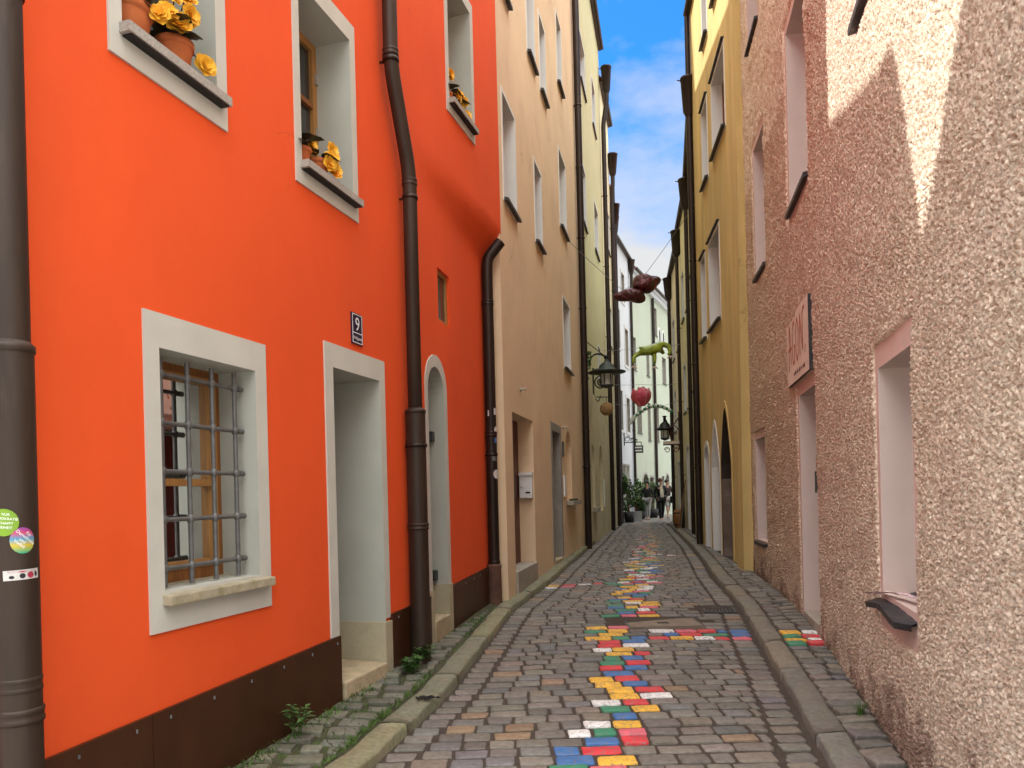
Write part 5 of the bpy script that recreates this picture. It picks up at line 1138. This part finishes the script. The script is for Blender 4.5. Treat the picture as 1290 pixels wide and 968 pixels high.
t = thing('hanging_sculpture', (4.15, 24, 4.6), 'pink rose bud sculpture with pale petal edges hung over the alley', 'sculpture', 'art hung on wires across the alley')
for i, (a0, r0, hgt, open_) in enumerate(((0, .23, .36, .05), (1.2, .25, .34, .05), (2.4, .25, .36, .04), (3.6, .26, .33, .06), (4.8, .25, .35, .05), (.6, .15, .4, -.02), (2.7, .15, .4, -.02), (4.7, .14, .4, -.02))):
    mb = MB(); ed = MB(); vs = []; n, m_ = 8, 10
    for j in range(n + 1):
        u = j / n; rad = r0 * 1.12 * math.sin(PI * (.10 + .66 * u)) + open_ * u * u; z = -.30 + (hgt + .20) * u
        for k in range(m_ + 1):
            w_ = (k / m_ - .5) * 2; a = a0 - 1.6 + w_ * .85 * math.sin(PI * (.2 + .62 * u)); rr = rad * (1 + .08 * abs(w_)) + .01 * math.sin(k * 3 + j); vs.append((rr * math.cos(a) + 4.15, rr * math.sin(a) + 24, z - .025 * abs(w_) ** 2 * u + 4.6))
    mb.add(vs, [(j * (m_ + 1) + k, j * (m_ + 1) + k + 1, (j + 1) * (m_ + 1) + k + 1, (j + 1) * (m_ + 1) + k) for j in range(n) for k in range(m_)], 'rose', True)
    o = mb.build('petal', t); ed.tube(vs[-(m_ + 1):], .012, 'rosepale', 6); ed.tube([vs[j * (m_ + 1)] for j in range(n + 1)], .008, 'rosepale', 5); ed.build('petal_edge', o)
t = thing('hanging_sculpture', (4.75, 25, 4.3), 'green and white striped caterpillar arch hung beside the pink rose', 'sculpture', 'art hung on wires across the alley')
N_ = 17; pts = [Vector((4.72 - .60 + 1.18 * i / (N_ - 1), 25, 4.03 + .38 * math.sin(PI * (.06 + .78 * i / (N_ - 1))))) for i in range(N_)]
bw, bg = MB(), MB()
for i, p in enumerate(pts):
    prof = [(.076 * math.sin(PI * q / 6), -.05 * math.cos(PI * q / 6)) for q in range(7)]; d_ = (pts[min(i + 1, N_ - 1)] - pts[max(i - 1, 0)])
    (bw if i % 2 else bg).lathe(p, [(r_ * (1 if i % 2 else .8), z_) for r_, z_ in prof], 'beadwhite' if i % 2 else 'beadgreen', 12, axis=d_)
bw.build('white_rings', t); bg.build('green_rings', t)
b = MB(); b.tube([pts[0], pts[0] + Vector((-.1, 0, -.12)), pts[0] + Vector((-.2, 0, -.28))], [.06, .085, .03], 'beadwhite', 12); b.build('head', t)
def wire(pts, label, r=.006, m='wire', sag=.0):
    P_ = [Vector(p) for p in pts]; out = []
    for a, b in zip(P_, P_[1:]):
        for i in range(8): u = i / 8; out.append(a.lerp(b, u) - Vector((0, 0, sag * 4 * u * (1 - u))))
    mb = MB(); mb.tube(out + [P_[-1]], r, m, 6); tag(mb.build('wire'), label, 'wire', 'wires strung across the alley')
wire([PEA.pt(6.35, 6.75, .02), (3.05, 20, 6.9), (3.62, 20, 7.28), YEL.pt(5.2, 7.9, .02)], 'steel wire carrying the dark red sculpture', sag=.03)
wire([PAL.pt(5.6, 5.9, .05), (4.2, 23, 5.98), RPA.pt(2.0, 6.0, .05)], 'wire carrying the green frog sculpture', .006, sag=.03)
wire([PAL.pt(6.3, 5.0, .05), (4.15, 24, 4.98), RPA.pt(3.3, 5.0, .05)], 'wire carrying the pink rose sculpture', .006, sag=.03)
wire([PAL.pt(7.2, 4.5, .05), (4.4, 25, 4.42), (5.1, 25, 4.42), REN.pt(.5, 4.6, .05)], 'wire carrying the striped caterpillar arch', .006, sag=.02)

# ------------------------------------------------------------------ plants
def foliage(mb, c, size, n, leaf, m, seed, lumps=7):
    r = random.Random(seed); cs = [(Vector((r.uniform(-1, 1), r.uniform(-1, 1), r.uniform(-1, 1))), r.uniform(.35, .6)) for _ in range(lumps)]
    for _ in range(n):
        q, w = r.choice(cs); d = Vector((r.gauss(0, 1), r.gauss(0, 1), r.gauss(0, 1))).normalized() * w * r.uniform(.4, 1.) ** .5; p = q * .62 + d
        p = Vector((p.x * size[0], p.y * size[1], p.z * size[2])) + Vector(c); a = Vector((r.gauss(0, 1), r.gauss(0, 1), r.gauss(-.3, 1))).normalized(); b = a.cross(Vector((r.gauss(0, 1), r.gauss(0, 1), r.gauss(0, 1)))).normalized(); l = leaf * r.uniform(.6, 1.3)
        mb.add([p - a * l, p - b * l * .42, p + a * l, p + b * l * .42], [(0, 1, 2, 3)], m)
def shrub(loc, h, wd, label, pot='potblack', seed=1, ph=.42, pr=.24, square=False, n=700):
    t = thing('potted_shrub', loc, label, 'shrub', 'potted shrubs along the white and green houses'); c = Vector(loc); p = MB()
    if square: p.hexa([c + Vector(q) for q in ((-pr, -pr, 0), (pr, -pr, 0), (pr, pr, 0), (-pr, pr, 0), (-pr, -pr, ph), (pr, -pr, ph), (pr, pr, ph), (-pr, pr, ph))], pot)
    else: p.lathe(c, [(0, 0), (pr * .75, 0), (pr, ph), (pr * .9, ph), (pr * .9, ph - .04), (0, ph - .04)], pot, 16)
    p.build('pot', t); s = MB(); r = random.Random(seed)
    for k in range(4): s.tube([c + Vector((r.uniform(-.05, .05), r.uniform(-.05, .05), ph - .05)), c + Vector((r.uniform(-.1, .1), r.uniform(-.1, .1), ph + (h - ph) * .4)), c + Vector((r.uniform(-wd, wd) * .5, r.uniform(-.2, .2), ph + (h - ph) * .8))], [.02, .015, .006], 'wood', 6)
    s.build('stems', t); f = MB(); foliage(f, c + Vector((0, 0, ph + (h - ph) * .5)), (wd, wd * .8, (h - ph) * .55), n, .07, 'leaf', seed); f.build('foliage', t)
shrub((4.72, 30.9, .38), 1.95, .34, 'tall leafy shrub in a black pot at the foot of the white house', seed=1, n=900)
shrub((5.12, 31.5, .38), 1.05, .42, 'low spreading shrub in a white box right of the tall shrub', 'greybox', 2, .42, .2, True, 600)
shrub((5.75, 34.2, .38), 1.7, .38, 'shrub behind the walker in light trousers', seed=3)
shrub((6.55, 35.4, .38), 1.75, .36, 'slim shrub between the two front walkers', seed=4)
b = MB(); foliage(b, Vector(PAL.pt(.25, 4.75, .14)), (.16, .14, .30), 160, .05, 'leaf', 9); b.tube([PAL.pt(.2, 4.2, .05), PAL.pt(.25, 4.6, .1), PAL.pt(.25, 4.9, .14)], .01, 'wood', 5); tag(b.build('ivy_tuft'), 'small ivy tuft growing beside the tall dark red downpipe', 'plant')
def weed(name, loc, label, n, h, seed, broad=False, cat='weed'):
    r = random.Random(seed); c = Vector(loc); mb = MB(); st = MB()
    t = thing(name, loc, label, cat)
    for k in range(n):
        a = r.uniform(0, 2 * PI); lean = r.uniform(.15, .8); hh_ = h * r.uniform(.45, 1); d = Vector((math.cos(a), math.sin(a), 0)); o = c + d * r.uniform(0, .03)
        if broad:
            tip = o + d * lean * hh_ * .6 + Vector((0, 0, hh_)); st.tube([o, o.lerp(tip, .5) + Vector((0, 0, .02)), tip], .003, 'leaf', 5)
            for q in (.45, .7, .85, 1.):
                for s__ in (-1, 1):
                    p0 = o.lerp(tip, q); dr = Vector((math.cos(a + s__ * 1.3), math.sin(a + s__ * 1.3), r.uniform(-.1, .5))).normalized(); l = .06 * r.uniform(.6, 1.3); sd = dr.cross(Vector((0, 0, 1))).normalized() * l * .3; dn = Vector((0, 0, -l * .2))
                    mb.add([p0, p0 + dr * l * .5 - sd, p0 + dr * l + dn, p0 + dr * l * .5 + sd], [(0, 1, 2, 3)], 'leaf')
        else:
            sd = d.cross(Vector((0, 0, 1))) * .0035; vs = []
            for i in range(5):
                u = i / 4; p0 = o + d * lean * hh_ * u * u + Vector((0, 0, hh_ * u * (1 - .3 * lean * u))); vs += [p0 - sd * (1 - u * .9), p0 + sd * (1 - u * .9)]
            mb.add(vs, [(2 * i, 2 * i + 1, 2 * i + 3, 2 * i + 2) for i in range(4)], 'grassm')
    mb.build('leaves', t)
    if broad: st.build('stems', t)
def gl(x, y): return zs(y) + .085 + .006 * math.sin(y * 1.1) + .12 * max(0, kl(y) - .2 - x)
weed('leafy_weed', (-1.37, 4.72, gl(-1.37, 4.72)), 'tall leafy weed against the brown plinth at the lower left', 6, .24, 3, True)
weed('leafy_weed', (-.86, 6.22, gl(-.86, 6.2)), 'bushy green weed at the foot of the bent downpipe', 20, .13, 5, True)
weed('leafy_weed', (-.80, 6.55, gl(-.8, 6.5)), 'small weed just behind the foot of the bent downpipe', 12, .14, 6, True)
weed('grass_tuft', (2.24, 4.98, zs(5) + .085), 'lone grass tuft in the right pavement joints', 46, .12, 4)
# grass and moss growing in the joints of the left pavement: nobody could count it
mb = MB(); r = random.Random(12)
def inpatch(x, y): return math.sin(x * 9 + y * 2.3) + math.sin(y * 3.1 - x * 4) + math.sin(y * 7.7) * .6
k = 0
while k < 3000:
    y = r.uniform(3.1, 9.0) if r.random() < .9 else r.uniform(9, 14); a, b = tab(WL, y) + .03, kl(y) - .2; u = r.random(); x = (a + abs(r.gauss(0, .05))) if u < .3 else ((b - abs(r.gauss(0, .035))) if u < .75 else r.uniform(a, b))
    if x > b or x < a or inpatch(x, y) + (1.1 if y < 6 else 0) < r.uniform(-.2, 1.6): k += .2; continue
    k += 1; z = gl(x, y) - .006; hh_ = r.uniform(.008, .036) * (1 if y < 7 else .7); an = r.uniform(0, 6.3); d = Vector((math.cos(an), math.sin(an), 0)); sd = Vector((-d.y, d.x, 0)) * r.uniform(.002, .0045); p0 = Vector((x, y, z)); l = r.uniform(.3, 1.2)
    mb.add([p0 - sd, p0 + sd, p0 + d * hh_ * l * .4 + sd * .8 + Vector((0, 0, hh_ * .7)), p0 + d * hh_ * l + Vector((0, 0, hh_))], [(0, 1, 2), (0, 2, 3)], 'grassm')
tag(mb.build('grass'), 'short green grass and moss sprouting in the left pavement joints', 'grass', kind='stuff')
b = MB(); r = random.Random(5)
for k in range(60): x = r.gauss(0, .04); y_ = r.gauss(0, .018); b.box((-.66 + x, 5.55 + y_, zs(5.55) + .098 + r.uniform(0, .006)), (.02, .008, .006), 'slot', r.uniform(0, 3))
tag(b.build('dark_debris'), 'scrap of dark debris lying on the left kerb', 'debris')
b = MB(); vs = []
for i in range(6): vs += [(-.49 + .012 * i, 5.93 + .006 * math.sin(i * 2) - .01 * i, roadz(-.45, 5.9) + .018 + .012 * abs(math.sin(i * 1.3))), (-.485 + .012 * i, 5.95 + .006 * math.sin(i * 2) - .01 * i, roadz(-.45, 5.9) + .016)]
b.add(vs, [(2 * i, 2 * i + 2, 2 * i + 3, 2 * i + 1) for i in range(5)], 'whitepaint'); tag(b.build('paper_scrap'), 'white scrap of litter in the gutter by the left kerb', 'litter')
# planks and a keg leaning at the right wall
b = MB()
for dx, l, w_, mm in ((0, 1.5, .10, 'wood'), (.1, 1.2, .08, 'grey_stone')):
    p0 = Vector(RPA.pt(2.6 + dx * 3, .42, .30 - dx)); p1 = Vector(RPA.pt(2.7 + dx * 3, .42 + l, .03)); sd = RPA.ax(2.6)[0] * w_; nn = RPA.ax(2.6)[1] * .02
    b.hexa([p0 - sd, p0 + sd, p0 + sd + nn, p0 - sd + nn, p1 - sd, p1 + sd, p1 + sd + nn, p1 - sd + nn], mm)
tag(b.build('leaning_boards'), 'weathered boards leaning on the right wall near the bend', 'boards')
t = thing('wooden_keg', RPA.pt(3.4, .44, .22), 'small brown wooden keg standing against the right wall', 'keg'); c = Vector(RPA.pt(3.4, .44, .22)); b = MB(); b.lathe(c, [(0, 0), (.15, 0), (.185, .2), (.19, .28), (.185, .36), (.15, .56), (.14, .54), (0, .54)], 'wood', 16); b.build('staves', t)
b = MB()
for z in (.1, .46): b.lathe(c, [(.172, z - .02), (.176, z), (.172, z + .02)], 'black_iron', 16)
b.build('hoops', t)

# ------------------------------------------------------------------ people
def person(loc, rz, h, label, top, legs, hair, shoe, stride=.22, arms='bag', longhair=False, inner=None, shorts=False, bag=None, phase=1):
    t = thing('person', loc, label, 'person'); k = h / 1.75; R = Matrix.Rotation(rz, 3, 'Z')
    def J(x, y, z): return R @ Vector((x * k, y * k, z * k))
    s = stride * phase
    Jt = {'pel': J(0, 0, .95), 'bel': J(0, 0, 1.10), 'che': J(0, .01, 1.30), 'neck': J(0, -.01, 1.50), 'jaw': J(0, -.035, 1.57), 'head': J(0, -.02, 1.66), 'top': J(0, -.01, 1.735),
          'shL': J(-.17, .01, 1.42), 'shR': J(.17, .01, 1.42), 'elL': J(-.25, .03 + s * .3, 1.16), 'elR': J(.25, .03 - s * .3, 1.16), 'wrL': J(-.20, -.12 + s * .4, .98), 'wrR': J(.20, -.12 - s * .4, .98), 'haL': J(-.17, -.18 + s * .4, .92), 'haR': J(.17, -.18 - s * .4, .92),
          'hiL': J(-.09, 0, .92), 'hiR': J(.09, 0, .92), 'knL': J(-.10, -.05 - s * .6, .50), 'knR': J(.10, -.05 + s * .5, .50), 'anL': J(-.10, -s, .09), 'anR': J(.10, s, .09 + .03), 'toL': J(-.11, -.13 - s, .035), 'toR': J(.11, -.12 + s, .035)}
    rad = {'pel': (.15, .11), 'bel': (.135, .1), 'che': (.16, .11), 'neck': .055, 'jaw': (.062, .075), 'head': (.075, .095), 'top': (.055, .07), 'shL': .06, 'shR': .06, 'elL': .043, 'elR': .043, 'wrL': .03, 'wrR': .03, 'haL': (.03, .02), 'haR': (.03, .02), 'hiL': .085, 'hiR': .085, 'knL': .055, 'knR': .055, 'anL': .036, 'anR': .036, 'toL': .03, 'toR': .03}
    ED = [('pel', 'bel'), ('bel', 'che'), ('che', 'neck'), ('neck', 'jaw'), ('jaw', 'head'), ('head', 'top'), ('che', 'shL'), ('shL', 'elL'), ('elL', 'wrL'), ('wrL', 'haL'), ('che', 'shR'), ('shR', 'elR'), ('elR', 'wrR'), ('wrR', 'haR'), ('pel', 'hiL'), ('hiL', 'knL'), ('knL', 'anL'), ('anL', 'toL'), ('pel', 'hiR'), ('hiR', 'knR'), ('knR', 'anR'), ('anR', 'toR')]
    def grow(name, keys, m, f, levels=1, root='pel', extra=None, label=None):
        V_ = [Jt[q] for q in keys]; E2 = [(keys.index(a), keys.index(b)) for a, b in ED if a in keys and b in keys]
        rr = [tuple(x * k * f for x in (rad[q] if isinstance(rad[q], tuple) else (rad[q], rad[q]))) for q in keys]
        return skinmesh(name, V_, E2, rr, m, t, keys.index(root), levels, label)
    hands = Jt['haL'], Jt['haR']
    grow('body', list(Jt), 'skin', .93)
    grow('jacket', ['pel', 'bel', 'che', 'shL', 'elL', 'wrL', 'shR', 'elR', 'wrR'], top, 1.22)
    if inner: 
        m_ = MB(); q = [t.location + J(*p) for p in ((-.07, -.16, 1.0), (.07, -.16, 1.0), (.085, -.165, 1.25), (.03, -.12, 1.46), (-.03, -.12, 1.46), (-.085, -.165, 1.25))]; m_.poly(q, inner); m_.poly([p + R @ Vector((0, .03, 0)) for p in q], inner); m_.build('pullover', t)
    if shorts: 
        for q in ('knL', 'knR'): Jt[q + 's'] = Jt[q]
        grow('shorts', ['pel', 'hiL', 'knL', 'hiR', 'knR'], legs, 1.35)
    else: grow('trousers', ['pel', 'hiL', 'knL', 'anL', 'hiR', 'knR', 'anR'], legs, 1.3)
    for a_, b_ in (('anL', 'toL'), ('anR', 'toR')):
        a, b = Jt[a_], Jt[b_]; skinmesh('shoe', [a + Vector((0, 0, -.05 * k)), b], [(0, 1)], [.045 * k, .036 * k], shoe, t, 0, 1)
    hc = Jt['head'] + R @ Vector((0, .018, .02)) * k; blob('hair', hc + R @ Vector((0, .02 * k, .015 * k)), (.098 * k, .112 * k, .105 * k), hair, t, 4, .1, seg=3)
    if longhair: blob('hair', hc + R @ Vector((0, .06, -.14)) * k, (.1 * k, .06 * k, .14 * k), hair, t, 6, .1, seg=3)
    fc = MB(); o = t.location
    for sx in (-.03, .03): fc.box(o + Jt['head'] + R @ Vector((sx, -.092, -.005)) * k, (.018 * k, .012 * k, .01 * k), 'slot', rz)
    fc.box(o + Jt['jaw'] + R @ Vector((0, -.075, .0)) * k, (.045 * k, .012 * k, .01 * k), 'stickred', rz); fc.build('face', t)
    ns = MB(); c = o + Jt['head'] + R @ Vector((0, -.1, -.035)) * k; ns.box(c, (.022 * k, .03 * k, .035 * k), 'skin', rz); ns.build('nose', t)
    for hd, sx in ((Jt['haL'], 1), (Jt['haR'], -1)):
        for i in range(4):
            a = hd + R @ Vector(((i - 1.5) * .016, -.02, -.02)) * k; b = a + R @ Vector((sx * .008, -.035, -.045 - .006 * (i in (1, 2)))) * k; skinmesh('finger', [a, a.lerp(b, .6), b + R @ Vector((0, .012, -.006)) * k], [(0, 1), (1, 2)], [.008 * k] * 3, 'skin', t, 0, 0)
        a = hd + R @ Vector((sx * .03, -.01, 0)) * k; skinmesh('thumb', [a, a + R @ Vector((sx * .02, -.03, -.025)) * k], [(0, 1)], [.009 * k, .008 * k], 'skin', t, 0, 0)
    return t
person((6.15, 31.5, .37), .15, 1.74, 'person with short auburn hair, open black jacket over cream pullover and black trousers', 'clothblack', 'clothblack', 'hairred', 'shoewhite', .16, inner='clothcream')
person((5.90, 33.2, .37), -.5, 1.68, 'person in a black top and light grey trousers, head turned aside', 'clothblack', 'clothgrey', 'hairblack', 'clothblack', .14, phase=-1)
person((7.05, 34.6, .37), .3, 1.75, 'person in a dark jacket and pale shorts walking behind the others', 'clothnavy', 'clothgrey', 'hairblack', 'clothblack', .2, shorts=True)
person((6.62, 30.9, .37), 1.2, 1.72, 'person all in black standing at the right corner of the bend', 'clothblack', 'clothblack', 'hairblack', 'clothblack', .05, longhair=True)
t = thing('shoulder_bag', (5.62, 33.05, .75), 'large black bag carried by the person in light grey trousers', 'bag')
b = MB(); b.box((5.58, 33.1, 1.02), (.26, .34, .5), 'clothblack', .3); b.build('bag', t, bevel=.06); b = MB(); b.tube([(5.58, 33.0, 1.25), (5.68, 33.1, 1.52), (5.60, 33.22, 1.25)], .014, 'clothblack', 6); b.build('strap', t)

# ------------------------------------------------------------------ daylight
w = bpy.data.worlds.new('World'); SC.world = w; w.use_nodes = True; nt = w.node_tree
bg = nt.nodes['Background']; sky = nt.nodes.new('ShaderNodeTexSky'); sky.sky_type = 'NISHITA'; sky.sun_disc = False
LDIR = Vector((1, -.35, -1.75)).normalized(); TO = -LDIR
elev = math.asin(TO.z); az = math.atan2(TO.x, TO.y)
sky.sun_elevation = elev; sky.sun_rotation = az; sky.ozone_density = 3.0; sky.air_density = 1.0; sky.dust_density = .3; sky.altitude = 300
bg.inputs['Strength'].default_value = SKY_STRENGTH
tc = nt.nodes.new('ShaderNodeTexCoord'); sx = nt.nodes.new('ShaderNodeSeparateXYZ'); L(nt, tc.outputs['Generated'], sx.inputs[0])
# clouds on a flat layer: direction divided by height
def vm(op, a, b=None):
    n = nt.nodes.new('ShaderNodeMath'); n.operation = op
    for s_, v in zip(n.inputs, (a, b)):
        if v is None: continue
        if isinstance(v, (int, float)): s_.default_value = v
        else: L(nt, v, s_)
    return n.outputs[0]
hz = vm('ADD', vm('MAXIMUM', sx.outputs[2], 0.), .12); cx_ = vm('DIVIDE', sx.outputs[0], hz); cy_ = vm('DIVIDE', sx.outputs[1], hz)
cb = nt.nodes.new('ShaderNodeCombineXYZ'); L(nt, cx_, cb.inputs[0]); L(nt, cy_, cb.inputs[1]); cb.inputs[2].default_value = 3.7
n1 = noise(nt, cb.outputs[0], 1.35, 9, .58); n2 = noise(nt, cb.outputs[0], .35, 3, .5)
# more cloud towards the horizon ahead; unseen bright bank overhead added as fill light
low = ramp(nt, sx.outputs[2], [(.26, 1), (.38, .9), (.47, .62), (.54, .0)])
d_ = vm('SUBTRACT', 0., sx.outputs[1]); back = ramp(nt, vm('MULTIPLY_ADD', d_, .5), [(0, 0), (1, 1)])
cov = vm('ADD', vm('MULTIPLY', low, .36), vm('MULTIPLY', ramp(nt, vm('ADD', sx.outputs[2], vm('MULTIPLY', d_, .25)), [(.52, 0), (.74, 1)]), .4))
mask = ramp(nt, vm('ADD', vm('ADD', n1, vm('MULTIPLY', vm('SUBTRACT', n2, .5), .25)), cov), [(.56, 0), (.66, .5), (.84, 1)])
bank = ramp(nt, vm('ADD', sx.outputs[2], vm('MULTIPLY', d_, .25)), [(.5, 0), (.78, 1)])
ccol = mixc(nt, bank, tuple(CLOUD_LOW * q / SKY_STRENGTH for q in (.97, .99, 1.0)), tuple(CLOUD_FILL * q / SKY_STRENGTH for q in (1.0, 1.0, .98)))
sk2 = nt.nodes.new('ShaderNodeMix'); sk2.data_type = 'RGBA'; sk2.blend_type = 'MULTIPLY'; sk2.inputs[0].default_value = 1; L(nt, sky.outputs[0], sk2.inputs[6]); sk2.inputs[7].default_value = (*SKY_TINT, 1)
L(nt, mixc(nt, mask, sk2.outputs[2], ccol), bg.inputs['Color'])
sl = bpy.data.lights.new('sun', 'SUN'); so = bpy.data.objects.new('sun', sl); COL.objects.link(so); sl.energy = SUN; sl.angle = math.radians(.5); sl.color = (1, .97, .92)
so.rotation_euler = LDIR.to_track_quat('-Z', 'Y').to_euler(); so.location = (-10, 10, 30)
SC.view_settings.view_transform = 'Standard'; SC.view_settings.look = 'None'; SC.view_settings.gamma = 1; SC.view_settings.exposure = EXPOSURE; SC.view_settings.use_curve_mapping = False

# ------------------------------------------------------------------ camera
cam = bpy.data.cameras.new('camera'); co_ = bpy.data.objects.new('camera', cam); COL.objects.link(co_); SC.camera = co_
cam.sensor_width = 36; cam.lens = 36 * 960 / 1290; cam.shift_y = 140 / 1290; cam.shift_x = 0; cam.clip_start = .05; cam.clip_end = 3000
r_ = math.radians(1.45); c, s = math.cos(r_), math.sin(r_)
mw = Matrix(((c, s, 0, 0), (0, 0, -1, 0), (-s, c, 0, 0), (0, 0, 0, 1))); mw.translation = (0, 0, 1.6); co_.matrix_world = mw
SC.cycles.max_bounces = 10; SC.cycles.diffuse_bounces = 6; SC.cycles.use_denoising = True
